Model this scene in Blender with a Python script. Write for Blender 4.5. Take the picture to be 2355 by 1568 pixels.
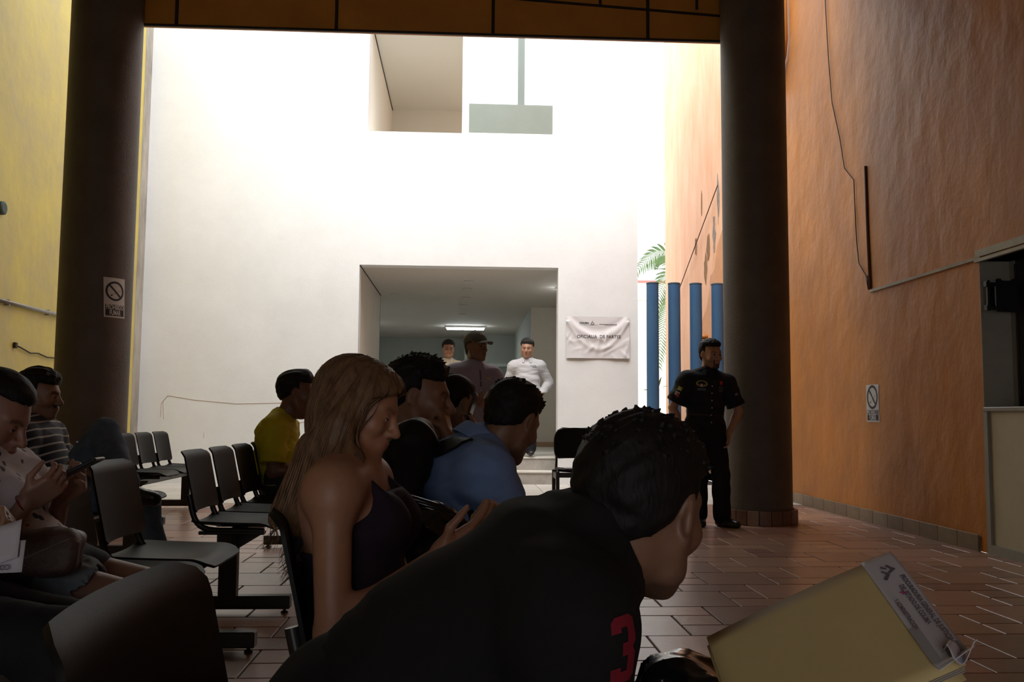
import bpy, bmesh, math, random
import numpy as np
from mathutils import Vector, Matrix

for o in list(bpy.data.objects): bpy.data.objects.remove(o, do_unlink=True)
scene = bpy.context.scene
col = scene.collection

# ------------------------------------------------------------------ camera
CAM_R = [[0.9985748, 0.01177361, 0.05205525],      # world X, Y, Z axes in camera coordinates (x right, y down, z forward)
         [-0.0528441, 0.08151735, 0.99527002],
         [0.00747452, -0.99660238, 0.08202334]]
cam_data = bpy.data.cameras.new('camera')
cam_data.sensor_width = 36.0; cam_data.sensor_fit = 'HORIZONTAL'
cam_data.lens = 36.0 * 2100.0 / 2355.0
cam_data.clip_start = 0.02; cam_data.clip_end = 300
camera = bpy.data.objects.new('camera', cam_data); col.objects.link(camera)
M = Matrix([[CAM_R[i][0], -CAM_R[i][1], -CAM_R[i][2]] for i in range(3)])
camera.matrix_world = Matrix.Translation((0, 0, 1.0)) @ M.to_4x4()
scene.camera = camera

# ------------------------------------------------------------------ sky, exposure
world = bpy.data.worlds.new('sky'); scene.world = world; world.use_nodes = True
wn = world.node_tree.nodes; wn.clear()
wo = wn.new('ShaderNodeOutputWorld'); wb = wn.new('ShaderNodeBackground')
wb.inputs['Color'].default_value = (0.95, 0.975, 1.0, 1); wb.inputs['Strength'].default_value = 1.0
world.node_tree.links.new(wb.outputs[0], wo.inputs[0])
vs = scene.view_settings
vs.view_transform = 'Standard'; vs.look = 'None'; vs.gamma = 1.0; vs.use_curve_mapping = False
vs.exposure = 1.55
# hazy sun high behind the roof: very soft edge
sun_d = bpy.data.lights.new('hazy_sun', 'SUN'); sun_d.energy = 1.9; sun_d.angle = math.radians(50); sun_d.color = (1.0, 0.985, 0.96)
sun = bpy.data.objects.new('hazy_sun', sun_d); col.objects.link(sun)
sun.rotation_euler = Vector((0.10, 0.52, -0.85)).to_track_quat('-Z', 'Y').to_euler()

# ------------------------------------------------------------------ materials
MATS = {}
def _n(nt, t, x=0, y=0, **kw):
    n = nt.nodes.new(t); n.location = (x, y)
    for k, v in kw.items(): setattr(n, k, v)
    return n
def mat(name, color, rough=0.6, var=0.0, vscale=6.0, color2=None, bump=0.0, bscale=40.0, metal=0.0, spec=0.5,
        randobj=0.0, island=False, stretch=(1, 1, 1), emit=None, estr=0.0, sheen=0.0, coat=0.0, detail=5.0, bdist=0.01):
    if name in MATS: return MATS[name]
    m = bpy.data.materials.new(name); m.use_nodes = True; nt = m.node_tree
    b = nt.nodes['Principled BSDF']
    b.inputs['Roughness'].default_value = rough; b.inputs['Metallic'].default_value = metal
    b.inputs['Specular IOR Level'].default_value = spec
    if sheen: b.inputs['Sheen Weight'].default_value = sheen
    if coat: b.inputs['Coat Weight'].default_value = coat
    c = tuple(color) + (1,)
    b.inputs['Base Color'].default_value = c
    tc = _n(nt, 'ShaderNodeTexCoord', -1200, 0); mp = _n(nt, 'ShaderNodeMapping', -1000, 0)
    mp.inputs['Scale'].default_value = stretch
    nt.links.new(tc.outputs['Object'], mp.inputs['Vector'])
    src = None
    if var > 0 or color2:
        nz = _n(nt, 'ShaderNodeTexNoise', -800, 100); nz.inputs['Scale'].default_value = vscale; nz.inputs['Detail'].default_value = detail
        nz.inputs['Roughness'].default_value = 0.65
        nt.links.new(mp.outputs[0], nz.inputs['Vector'])
        rp = _n(nt, 'ShaderNodeMapRange', -600, 100)
        rp.inputs['From Min'].default_value = 0.32; rp.inputs['From Max'].default_value = 0.68
        nt.links.new(nz.outputs['Fac'], rp.inputs['Value'])
        mx = _n(nt, 'ShaderNodeMix', -400, 100, data_type='RGBA')
        c2 = tuple(color2) + (1,) if color2 else tuple(max(0, v * (1 - var)) for v in color) + (1,)
        c1 = c if color2 else tuple(min(1, v * (1 + var * 0.6)) for v in color) + (1,)
        mx.inputs[6].default_value = c2; mx.inputs[7].default_value = c1
        nt.links.new(rp.outputs[0], mx.inputs[0]); src = mx.outputs[2]
    if randobj > 0:
        if island:
            oi = _n(nt, 'ShaderNodeNewGeometry', -600, -150); ro = oi.outputs['Random Per Island']
        else:
            oi = _n(nt, 'ShaderNodeObjectInfo', -600, -150); ro = oi.outputs['Random']
        hs = _n(nt, 'ShaderNodeHueSaturation', -200, 0)
        r1 = _n(nt, 'ShaderNodeMapRange', -400, -150)
        r1.inputs['To Min'].default_value = 1 - randobj; r1.inputs['To Max'].default_value = 1 + randobj
        nt.links.new(ro, r1.inputs['Value']); nt.links.new(r1.outputs[0], hs.inputs['Value'])
        r2 = _n(nt, 'ShaderNodeMapRange', -400, -350)
        r2.inputs['To Min'].default_value = 0.492; r2.inputs['To Max'].default_value = 0.512
        mu = _n(nt, 'ShaderNodeMath', -500, -350, operation='MULTIPLY'); mu.inputs[1].default_value = 7.31
        fr = _n(nt, 'ShaderNodeMath', -450, -350, operation='FRACT')
        nt.links.new(ro, mu.inputs[0]); nt.links.new(mu.outputs[0], fr.inputs[0]); nt.links.new(fr.outputs[0], r2.inputs['Value'])
        nt.links.new(r2.outputs[0], hs.inputs['Hue'])
        if src: nt.links.new(src, hs.inputs['Color'])
        else: hs.inputs['Color'].default_value = c
        src = hs.outputs[0]
    if src: nt.links.new(src, b.inputs['Base Color'])
    if bump > 0:
        n2 = _n(nt, 'ShaderNodeTexNoise', -800, -500); n2.inputs['Scale'].default_value = bscale; n2.inputs['Detail'].default_value = 4
        nt.links.new(mp.outputs[0], n2.inputs['Vector'])
        bp = _n(nt, 'ShaderNodeBump', -300, -500); bp.inputs['Strength'].default_value = bump; bp.inputs['Distance'].default_value = bdist
        nt.links.new(n2.outputs['Fac'], bp.inputs['Height']); nt.links.new(bp.outputs[0], b.inputs['Normal'])
    if emit:
        b.inputs['Emission Color'].default_value = tuple(emit) + (1,); b.inputs['Emission Strength'].default_value = estr
    MATS[name] = m
    return m
def srgb(r, g, b):
    f = lambda v: (v / 255 / 12.92) if v / 255 <= 0.04045 else ((v / 255 + 0.055) / 1.055) ** 2.4
    return (f(r), f(g), f(b))

# ------------------------------------------------------------------ mesh helpers
def mesh_obj(name, verts, faces, material, parent=None, smooth=False):
    me = bpy.data.meshes.new(name)
    if isinstance(verts, np.ndarray): verts = verts.tolist()
    if isinstance(faces, np.ndarray): faces = faces.tolist()
    me.from_pydata(verts, [], faces); me.update()
    if smooth: me.polygons.foreach_set('use_smooth', [True] * len(me.polygons))
    if material: me.materials.append(material)
    o = bpy.data.objects.new(name, me); col.objects.link(o)
    if parent is not None: o.parent = parent
    return o
def tag(o, label=None, cat=None, group=None, kind=None):
    if label: o['label'] = label
    if cat: o['category'] = cat
    if group: o['group'] = group
    if kind: o['kind'] = kind
    return o
def thing(name, label, cat, loc=(0, 0, 0), group=None, rz=0.0):
    o = bpy.data.objects.new(name, None); col.objects.link(o)
    o.location = loc; o.rotation_euler = (0, 0, rz); o.empty_display_size = 0.1
    return tag(o, label, cat, group)
def copy_tree(o, parent=None):
    c = o.copy(); col.objects.link(c); c.parent = parent
    for ch in list(o.children): copy_tree(ch, c)
    return c

class MB:
    def __init__(s): s.v = []; s.f = []
    def add(s, vs, fs):
        n = len(s.v); s.v += [tuple(map(float, p)) for p in vs]; s.f += [tuple(i + n for i in f) for f in fs]; return s
    def box(s, x0, x1, y0, y1, z0, z1, bev=0.0):
        if bev <= 0:
            return s.add([(x0, y0, z0), (x1, y0, z0), (x1, y1, z0), (x0, y1, z0), (x0, y0, z1), (x1, y0, z1), (x1, y1, z1), (x0, y1, z1)],
                         [(0, 3, 2, 1), (4, 5, 6, 7), (0, 1, 5, 4), (1, 2, 6, 5), (2, 3, 7, 6), (3, 0, 4, 7)])
        b = bev
        vs = []
        for z, e in ((z0, b), (z0 + b, 0), (z1 - b, 0), (z1, b)):
            xa, xb, ya, yb = x0 + e, x1 - e, y0 + e, y1 - e
            c = b if e == 0 else b * 0.6
            vs += [(xa + c, ya, z), (xb - c, ya, z), (xb, ya + c, z), (xb, yb - c, z), (xb - c, yb, z), (xa + c, yb, z), (xa, yb - c, z), (xa, ya + c, z)]
        fs = [tuple(range(7, -1, -1)), tuple(range(24, 32))]
        for r in range(3):
            for i in range(8):
                j = (i + 1) % 8
                fs.append((r * 8 + i, r * 8 + j, r * 8 + 8 + j, r * 8 + 8 + i))
        return s.add(vs, fs)
    def tube(s, pts, r, n=8, cap=True, ry=None):
        pts = [Vector(p) for p in pts]; m = len(pts)
        rs = r if hasattr(r, '__len__') else [r] * m
        vs = []; prev = None
        for i, p in enumerate(pts):
            t = (pts[min(i + 1, m - 1)] - pts[max(i - 1, 0)]).normalized()
            if prev is None:
                a = Vector((0, 0, 1)) if abs(t.z) < 0.9 else Vector((1, 0, 0))
                u = t.cross(a).normalized()
            else:
                u = (prev - t * prev.dot(t)).normalized()
            prev = u; w = t.cross(u)
            for k in range(n):
                an = 2 * math.pi * k / n
                vs.append(p + u * (rs[i] * math.cos(an)) + w * (rs[i] * (ry or 1.0) * math.sin(an)))
        fs = [(i * n + k, i * n + (k + 1) % n, (i + 1) * n + (k + 1) % n, (i + 1) * n + k) for i in range(m - 1) for k in range(n)]
        if cap: fs += [tuple(range(n - 1, -1, -1)), tuple((m - 1) * n + k for k in range(n))]
        return s.add(vs, fs)
    def lathe(s, prof, c=(0, 0, 0), n=24, cap=True):
        vs = []
        for r, z in prof:
            for k in range(n):
                a = 2 * math.pi * k / n
                vs.append((c[0] + r * math.cos(a), c[1] + r * math.sin(a), c[2] + z))
        m = len(prof)
        fs = [(i * n + k, i * n + (k + 1) % n, (i + 1) * n + (k + 1) % n, (i + 1) * n + k) for i in range(m - 1) for k in range(n)]
        if cap: fs += [tuple(range(n - 1, -1, -1)), tuple((m - 1) * n + k for k in range(n))]
        return s.add(vs, fs)
    def slab(s, fn, nu, nv, th):
        """closed sheet: fn(u,v) -> point, thickness th along the sheet normal"""
        P = np.array([[fn(i / nu, j / nv) for j in range(nv + 1)] for i in range(nu + 1)], float)
        du = np.gradient(P, axis=0); dv = np.gradient(P, axis=1)
        N = np.cross(du, dv); N /= np.linalg.norm(N, axis=2, keepdims=True) + 1e-12
        T = P + N * th / 2; B = P - N * th / 2
        k = (nu + 1) * (nv + 1); idx = lambda i, j: i * (nv + 1) + j
        fs = []
        for i in range(nu):
            for j in range(nv):
                q = (idx(i, j), idx(i + 1, j), idx(i + 1, j + 1), idx(i, j + 1))
                fs.append(q); fs.append(tuple(k + t for t in reversed(q)))
        bd = [idx(i, 0) for i in range(nu + 1)] + [idx(nu, j) for j in range(1, nv + 1)] + [idx(i, nv) for i in range(nu - 1, -1, -1)] + [idx(0, j) for j in range(nv - 1, 0, -1)]
        for a, b in zip(bd, bd[1:] + bd[:1]): fs.append((b, a, k + a, k + b))
        return s.add(list(T.reshape(-1, 3)) + list(B.reshape(-1, 3)), fs)
    def poly(s, pts, origin, ex, ey, th):
        """flat outline (2D pts, ccw) extruded by th along ex x ey"""
        o, ex, ey = Vector(origin), Vector(ex), Vector(ey); nz = ex.cross(ey).normalized()
        a = [o + ex * p[0] + ey * p[1] for p in pts]; b = [p + nz * th for p in a]; n = len(pts)
        fs = [tuple(range(n - 1, -1, -1)), tuple(range(n, 2 * n))] + [(i, (i + 1) % n, n + (i + 1) % n, n + i) for i in range(n)]
        return s.add(a + b, fs)
    def build(s, name, material, parent=None, smooth=False, sharp=None):
        o = mesh_obj(name, s.v, s.f, material, parent, smooth)
        if smooth and sharp:
            try: o.data.set_sharp_from_angle(angle=math.radians(sharp))
            except Exception: pass
        return o
def text_mesh(body, size, width=None, bold=0.0):
    """flat lettering as 2D triangles (list of (x,y), list of faces), centred on the origin"""
    cu = bpy.data.curves.new('lettering', 'FONT'); cu.body = body; cu.size = size; cu.align_x = 'CENTER'; cu.align_y = 'CENTER'
    cu.resolution_u = 3; cu.offset = bold
    ob = bpy.data.objects.new('lettering', cu); col.objects.link(ob)
    bpy.context.view_layer.update()
    me = ob.evaluated_get(bpy.context.evaluated_depsgraph_get()).to_mesh()
    V = [(v.co.x, v.co.y) for v in me.vertices]; F = [tuple(p.vertices) for p in me.polygons]
    ob.evaluated_get(bpy.context.evaluated_depsgraph_get()).to_mesh_clear()
    bpy.data.objects.remove(ob, do_unlink=True); bpy.data.curves.remove(cu)
    if width and V:
        x0 = min(v[0] for v in V); x1 = max(v[0] for v in V); k = width / (x1 - x0); c = (x0 + x1) / 2
        V = [((v[0] - c) * k, v[1]) for v in V]
    return V, F
def flat_print(name, VF, mapper, material, parent):
    return mesh_obj(name, [mapper(x, y) for x, y in VF[0]], VF[1], material, parent)
def seg2d(x0, y0, x1, y1, w, n=8):
    dx, dy = x1 - x0, y1 - y0; l = math.hypot(dx, dy); nx, ny = -dy / l * w / 2, dx / l * w / 2
    V = [(x0 + dx * k / n + q * nx, y0 + dy * k / n + q * ny) for k in range(n + 1) for q in (1, -1)]
    return V, [(2 * k, 2 * k + 1, 2 * k + 3, 2 * k + 2) for k in range(n)]
def ring2d(cx, cy, r0, r1, n=32, sy=1.0):
    V = []
    for k in range(n):
        a = 2 * math.pi * k / n; V += [(cx + r0 * math.cos(a), cy + sy * r0 * math.sin(a)), (cx + r1 * math.cos(a), cy + sy * r1 * math.sin(a))]
    return V, [(2 * k, 2 * k + 1, (2 * k + 3) % (2 * n), (2 * k + 2) % (2 * n)) for k in range(n)]
def merge2d(*ps):
    V = []; F = []
    for v, f in ps:
        n = len(V); V += v; F += [tuple(i + n for i in q) for q in f]
    return V, F
# ================================================================== THE SETTING
WX0, WX1 = -4.70, 3.95          # inner faces of the yellow and the orange wall
YW = 13.5                       # front of the white wall
ZT = 9.2                        # top of the courtyard walls
m_white = mat('white_plaster', (0.765, 0.775, 0.785), 0.75, var=0.05, vscale=1.4, bump=0.14, bscale=60)
m_whiteb = mat('white_building', (0.82, 0.80, 0.76), 0.7, var=0.04, vscale=2)
m_yellow = mat('yellow_plaster', (0.70, 0.56, 0.085), 0.42, color2=(0.53, 0.43, 0.15), vscale=1.6, bump=0.4, bscale=5, stretch=(1, 1, 0.8), bdist=0.02)
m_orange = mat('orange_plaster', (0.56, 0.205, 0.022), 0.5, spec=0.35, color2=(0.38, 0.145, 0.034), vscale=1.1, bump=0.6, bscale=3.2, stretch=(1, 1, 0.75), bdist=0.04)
m_ofar = mat('weathered_daylit_orange_plaster', (0.85, 0.52, 0.32), 0.55, color2=(0.76, 0.38, 0.18), vscale=3.0, bump=0.6, bscale=9, stretch=(1, 1, 0.3))  # weathered paint, with the wash of courtyard daylight also paled into the colour
m_obeam = mat('orange_beam_paint', (0.60, 0.25, 0.04), 0.5, var=0.15, vscale=2, bump=0.2, bscale=10)
m_pillar = mat('brown_pillar_paint', (0.098, 0.077, 0.066), 0.6, var=0.22, vscale=3, bump=0.3, bscale=60)
m_tile = mat('terracotta_tile', (0.33, 0.185, 0.135), 0.29, var=0.14, vscale=5, randobj=0.26, bump=0.25, bscale=28, bdist=0.004)
m_tiles = mat('terracotta_tile_far', (0.33, 0.185, 0.135), 0.29, var=0.14, vscale=5, randobj=0.26, island=True, bump=0.25, bscale=28, bdist=0.004)
m_grout = mat('dark_grout', (0.055, 0.04, 0.034), 0.9, var=0.2, vscale=20)
m_patio = mat('pale_patio_tile', (0.50, 0.47, 0.43), 0.45, var=0.10, vscale=3, randobj=0.06)
m_skirt = mat('grey_skirting_tile', (0.22, 0.155, 0.095), 0.5, var=0.25, vscale=6, randobj=0.15)
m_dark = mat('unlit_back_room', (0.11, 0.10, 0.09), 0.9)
m_ceil = mat('ceiling_paint', (0.30, 0.24, 0.18), 0.8, var=0.1, vscale=2)
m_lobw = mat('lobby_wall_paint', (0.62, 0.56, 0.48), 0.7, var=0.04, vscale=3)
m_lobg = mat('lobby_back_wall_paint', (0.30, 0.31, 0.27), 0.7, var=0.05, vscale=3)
m_lobc = mat('lobby_ceiling_paint', (0.60, 0.56, 0.50), 0.8)
m_step = mat('step_concrete', (0.36, 0.33, 0.30), 0.7, var=0.18, vscale=7, bump=0.3, bscale=40)
m_steptop = mat('step_top_tile', (0.62, 0.58, 0.52), 0.5, var=0.08, vscale=4)
m_line = mat('dark_seam', (0.025, 0.018, 0.014), 0.8)
def structure(o): o['kind'] = 'structure'; return o

# ---- floor: base slab with separate tiles in three sizes (square, small square, oblong)
fb = MB().box(WX0, WX1, -3.0, 10.5, -0.06, -0.006)
floor = structure(fb.build('floor', m_grout))
U = 0.2125; G = 0.0045
def tile_mesh(nm, w, h, mtl):
    b = MB().box(G, w * U - G, G, h * U - G, -0.012, 0.0, 0.003)
    me = bpy.data.meshes.new(nm); me.from_pydata(b.v, [], b.f); me.materials.append(mtl); return me
TM = {'a': tile_mesh('floor_tile', 2, 2, m_tile), 'b': tile_mesh('floor_tile', 1, 1, m_tile), 'c': tile_mesh('floor_tile', 2, 1, m_tile)}
DIM = {'a': (2, 2), 'b': (1, 1), 'c': (2, 1)}
tiles = []
for a in range(-40, 60):
    for b in range(-40, 60):
        bx_, by_ = 3 + 3 * a - b, 20 + a + 2 * b
        for k, ox, oy in (('a', 0, 0), ('b', 2, 1), ('c', 2, 0)):
            tiles.append((k, (bx_ + ox) * U, (by_ + oy) * U))
def inside(k, x, y):
    w, h = DIM[k]; return x > WX0 - w * U and x < WX1 and y > -2.9 and y < 10.5
tiles = [t for t in tiles if inside(*t)]
def seen(k, x, y):                              # tiles that stand largest in the open floor areas
    if y < 3.0 or y > 8.6: return False
    u = x / y
    if x > 0.36 and u < 0.62 and x < WX1 - 0.45: return True
    return -0.33 < u < -0.16 and y < 7.6
near = sorted([t for t in tiles if seen(*t)], key=lambda t: t[2])[:290]
nset = set(near); cut = MB()
random.seed(4)
for k, x, y in near:
    o = bpy.data.objects.new('floor_tile', TM[k]); col.objects.link(o); o.parent = floor
    o.location = (x, y, random.uniform(-0.0008, 0.0008))
for t in tiles:
    if t in nset: continue
    k, x, y = t; w, h = DIM[k]
    x0, x1, y0, y1 = max(x + G, WX0), min(x + w * U - G, WX1), y + G, min(y + h * U - G, 10.5)
    if x1 - x0 < 0.02 or y1 - y0 < 0.02: continue
    cut.box(x0, x1, y0, y1, -0.012, random.uniform(-0.0006, 0.0006), 0.003)
fs_ = cut.build('floor_tile_field', m_tiles, floor); fs_['kind'] = 'stuff'

# ---- pale courtyard paving
pf = MB().box(WX0, WX1, 10.5, 20.0, -0.06, -0.008)
patio = structure(pf.build('floor_courtyard', m_grout))
pm = bpy.data.meshes.new('paving_slab'); b_ = MB().box(0.003, 0.477, 0.003, 0.497, -0.012, 0.004, 0.002); pm.from_pydata(b_.v, [], b_.f); pm.materials.append(m_patio)
for i in range(18):
    for j in range(6):
        o = bpy.data.objects.new('paving_slab', pm); col.objects.link(o); o.parent = patio; o.location = (WX0 + i * 0.48, 10.5 + j * 0.5, 0)
structure(MB().box(WX0, WX1 + 12, 20.0, 40.0, -0.08, -0.02).build('floor_garden', mat('garden_paving', (0.55, 0.52, 0.47), 0.8)))

# ---- orange wall on the right with the service hatch recess
T = 0.30
wr = MB()
HY0, HY1 = 4.2, 6.76             # hatch opening along Y
HZ1 = 2.215
def wall_piece(y0, y1, z0, z1, mtl, nm='wall_right'):
    pass
wr.box(WX1, WX1 + T, HY1, 9.1, 0, 5.9); wr.box(WX1, WX1 + T, 9.1, 12.4, 0, ZT)
wr.box(WX1, WX1 + T, -3.0, HY0, 0, 5.9)
wr.box(WX1, WX1 + T, HY0, HY1, HZ1, 5.9)
wall_right = structure(wr.build('wall_right', m_orange))
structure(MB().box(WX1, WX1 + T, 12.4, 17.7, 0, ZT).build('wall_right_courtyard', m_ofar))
# skirting tiles along the orange wall
sk = structure(MB().box(WX1 - 0.012, WX1, 6.86, 17.7, 0, 0.115).build('baseboard_right', m_skirt))
sm = bpy.data.meshes.new('skirting_tile'); b_ = MB().box(-0.012, 0, 0.002, 0.298, 0, 0.125, 0.002); sm.from_pydata(b_.v, [], b_.f); sm.materials.append(m_skirt)
for i in range(14):
    o = bpy.data.objects.new('skirting_tile', sm); col.objects.link(o); o.parent = sk; o.location = (WX1 - 0.012, 6.86 + 0.3 * i, 0)

# ---- yellow wall on the left, back wall, ceiling, roof
structure(MB().box(WX0 - T, WX0, 9.1, YW, 0, ZT).build('wall_left_courtyard', m_yellow))
structure(MB().box(WX0 - T, WX0, -3.0, 9.1, 0, 5.9).build('wall_left', m_yellow))
structure(MB().box(WX0 - T, -1.6, -3.3, -3.0, 0, 5.9).box(0.5, WX1 + T, -3.3, -3.0, 0, 5.9).box(-1.6, 0.5, -3.3, -3.0, 2.3, 5.9).build('wall_back', mat('back_wall_paint', (0.42, 0.30, 0.16), 0.8)))  # doorway gap added behind the camera to let in fill daylight
structure(MB().box(WX0, WX1, -3.0, 9.06, 5.55, 5.85).build('ceiling', m_ceil))
roof = structure(MB().box(WX0, WX1, 9.06, 9.3, 6.0, 7.25).build('wall_roof_parapet', mat('parapet_paint', (0.42, 0.45, 0.42), 0.8, var=0.05, vscale=2)))
MB().box(1.02, 1.16, 9.10, 9.24, 7.25, 9.4).build('roof_post', mat('post_grey', (0.35, 0.38, 0.37), 0.6), roof)
# beam between the pillars with panel seams
beam = structure(MB().box(-3.56, 2.86, 9.06, 9.12, 4.885, 6.0).build('trim_beam', m_obeam))
for x in (-2.93, -1.335, 0.255, 1.855): MB().box(x - 0.017, x + 0.017, 9.052, 9.062, 4.90, 5.6).build('panel_seam', m_line, beam)
for x in (1.36, 2.37): MB().box(x - 0.014, x + 0.014, 9.052, 9.062, 5.22, 5.6).build('panel_seam', m_line, beam)
MB().poly([(0.0, 5.29), (2.8, 5.137), (2.8, 5.164), (0.0, 5.318)], (0, 9.054, 0), (1, 0, 0), (0, 0, 1), -0.004).build('panel_seam', m_line, beam)
MB().box(-3.5, 2.8, 9.045, 9.07, 4.875, 4.897).build('edge_strip', m_line, beam)

# ---- pillars
def pillar(x, y, r, label, skirt=True):
    t = thing('pillar', label, 'pillar', (x, y, 0), 'round brown pillars')
    MB().lathe([(r, 0), (r, 2.5), (r, 5.56)], n=48).build('shaft', m_pillar, t, True, 40)
    if skirt:
        sk = MB().lathe([(r + 0.012, 0), (r + 0.012, 0.12), (r + 0.002, 0.13)], n=48).build('skirting', m_grout, t)
        N = 20
        for k in range(N):
            a0, a1 = 2 * math.pi * (k + 0.03) / N, 2 * math.pi * (k + 0.97) / N
            R = r + 0.03
            def fn(u, v): 
                a = a0 + (a1 - a0) * u; return (R * math.cos(a), R * math.sin(a), 0.003 + 0.132 * v)
            MB().slab(fn, 3, 1, 0.03).build('tile', m_pale if k in (13, 5) else m_skt, sk)
    return t
m_skt = mat('brown_skirting_tile', (0.19, 0.095, 0.065), 0.45, var=0.15, vscale=9, randobj=0.2)
m_pale = mat('pale_skirting_tile', (0.30, 0.20, 0.14), 0.45, var=0.1, vscale=9)
PR = pillar(2.86, 8.78, 0.315, 'round brown pillar beside the standing guard, with tiled foot')
PL = pillar(-3.56, 8.95, 0.331, 'round brown pillar in front of the yellow wall, carrying a no smoking notice')

# ---- the white wall with doorway and two upper openings
DX0, DX1, DZ = -1.565, 1.392, 3.222
WE = 2.594                        # right end of the white wall
AX0, AX1, BX1 = -1.485, -0.075, 1.34       # upper openings
AZ0, AZ1 = 5.25, 7.5
TW = 0.25
w = MB()
w.box(WX0, DX0, YW, YW + TW, 0, DZ); w.box(DX1, WE, YW, YW + TW, 0, DZ)
w.box(WX0, WE, YW, YW + TW, DZ, AZ0)
w.box(WX0, AX0, YW, YW + TW, AZ0, AZ1); w.box(BX1, WE, YW, YW + TW, AZ0, AZ1)
w.box(AX1, 0.0, YW, YW + TW, AZ0, AZ1)
w.box(WX0, WE, YW, YW + TW, AZ1, ZT)
wall_white = structure(w.build('wall_front', m_white))
structure(MB().box(WE - TW, WE, YW + TW, 20.0, 0, 5.0).build('wall_passage', m_white))
structure(MB().box(WX0, WX0 + 0.004, 13.22, 13.5, 0, ZT).build('trim_1', mat('bare_grey_render', (0.42, 0.39, 0.34), 0.8, var=0.35, vscale=5, stretch=(1, 1, 0.3)))).location = (0.0005, 0, 0)
# window glass in the right upper opening: reflects the sky and the roof edge opposite
gl = bpy.data.materials.new('reflecting_glass'); gl.use_nodes = True
gb = gl.node_tree.nodes['Principled BSDF']; gb.inputs['Base Color'].default_value = (0.72, 0.78, 0.76, 1); gb.inputs['Metallic'].default_value = 1.0; gb.inputs['Roughness'].default_value = 0.02
win = structure(MB().box(0.0, BX1, YW + 0.10, YW + 0.13, AZ0, AZ1).build('window_1', gl))
for a in ((0.0, 0.03, AZ0, AZ1), (BX1 - 0.03, BX1, AZ0, AZ1)):
    MB().box(a[0], a[1], YW + 0.06, YW + 0.14, a[2], a[3]).build('window_frame', m_whiteb, win)
MB().box(0.03, BX1 - 0.03, YW + 0.06, YW + 0.14, AZ0, AZ0 + 0.03).build('window_frame', m_whiteb, win)
# room behind the left upper opening
r = MB()
r.box(AX0 - 0.1, AX0, YW + TW, 17.9, AZ0 - 0.2, 7.1); r.box(AX0 - 0.1, 3.0 - 0.7, 17.8, 17.9, AZ0 - 0.2, 7.1)
r.box(AX0 - 0.1, 2.3, YW + TW, 17.9, 7.05, 7.15); r.box(AX0 - 0.1, 2.3, YW + TW, 17.9, AZ0 - 0.2, AZ0 - 0.1)
structure(r.build('wall_upper_room', mat('upper_room_paint', (0.82, 0.81, 0.745), 0.8)))
MB_ = MB().box(AX0, AX0 + 0.012, YW + TW, 17.8, 7.03, 7.05); structure(MB_.build('trim_2', m_line))

# ---- lobby behind the doorway
PZ = 0.386
lb = MB()
lb.box(DX0, DX1, 13.5, 13.86, 0, 0.0); 
structure(MB().box(DX0, 2.24, 14.2, 16.9, 0.3, PZ).box(-3.5, 2.24, 16.9, 26.2, 0.3, PZ).build('floor_lobby', m_steptop))
structure(MB().box(DX0 - 0.1, DX0, YW + TW, 16.95, 0, 3.3).build('wall_lobby_left', m_lobw))
structure(MB().box(2.24, 2.34, YW + TW, 18.6, 0, 3.3).build('wall_lobby_right', m_lobw))
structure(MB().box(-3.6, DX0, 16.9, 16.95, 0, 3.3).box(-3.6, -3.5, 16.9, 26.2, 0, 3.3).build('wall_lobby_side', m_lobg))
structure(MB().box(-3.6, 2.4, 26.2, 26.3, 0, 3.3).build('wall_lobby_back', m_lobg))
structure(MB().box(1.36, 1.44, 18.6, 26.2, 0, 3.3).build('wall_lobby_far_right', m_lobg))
structure(MB().box(DX0, 2.24, YW + TW, 18.6, DZ, DZ + 0.1).box(-3.6, 2.0, 18.6, 26.3, DZ, DZ + 0.1).box(-3.6, DX0, 16.9, 18.6, DZ, DZ + 0.1).build('ceiling_lobby', m_lobc))
structure(MB().box(1.36, 2.24, 18.50, 18.60, PZ, DZ).build('wall_lobby_pier', m_lobw))
structure(MB().box(1.35, 2.24, 18.48, 18.50, PZ, PZ + 0.10).build('baseboard_lobby', mat('tan_baseboard', (0.33, 0.21, 0.12), 0.5)))
structure(MB().box(DX0, DX0 + 0.01, YW + 0.03, 16.93, DZ - 0.012, DZ).build('trim_3', m_line))
# steps
for i, (z0, z1, y0) in enumerate(((0.0, 0.19, 13.50), (0.19, PZ, 13.86))):
    st = structure(MB().box(DX0, DX1, y0, 13.9 + 0.3 * i, z0, z1 - 0.02).build('floor_step', m_step))
    MB().box(DX0, DX1, y0 - 0.012, 13.87 + 0.3 * i, z1 - 0.02, z1).build('tread', m_steptop, st)
structure(MB().box(-3.2, DX0 - 0.3, 12.3, YW, 0.0, 0.13).build('floor_ledge', m_step))
# ceiling discs and lamp in the lobby
for i, (x, y) in enumerate(((0.06, 15.0), (0.04, 15.9), (0.02, 17.1), (-0.03, 18.3), (-0.05, 19.9), (-1.3, 16.8))):
    t = thing('ceiling_light', ['round flush ceiling light nearest the lobby doorway', 'second round ceiling light inside the lobby', 'third round ceiling light inside the lobby', 'fourth round ceiling light inside the lobby', 'farthest round ceiling light inside the lobby', 'round ceiling light at the left of the lobby'][i], 'ceiling light', (x, y, DZ), 'round lobby ceiling lights')
    MB().lathe([(0.085, 0), (0.085, -0.012), (0.075, -0.014)], n=24).build('rim', mat('lamp_rim', (0.5, 0.47, 0.42), 0.5), t)
    MB().lathe([(0.07, -0.010), (0.068, -0.016), (0.01, -0.018)], n=20).build('lens', mat('unlit_lens', (0.56, 0.53, 0.47), 0.4), t)
t = thing('tube_lamp', 'lit white fluorescent lamp on the lobby ceiling above the man in the cap', 'lamp', (0.02, 22.6, DZ))
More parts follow.
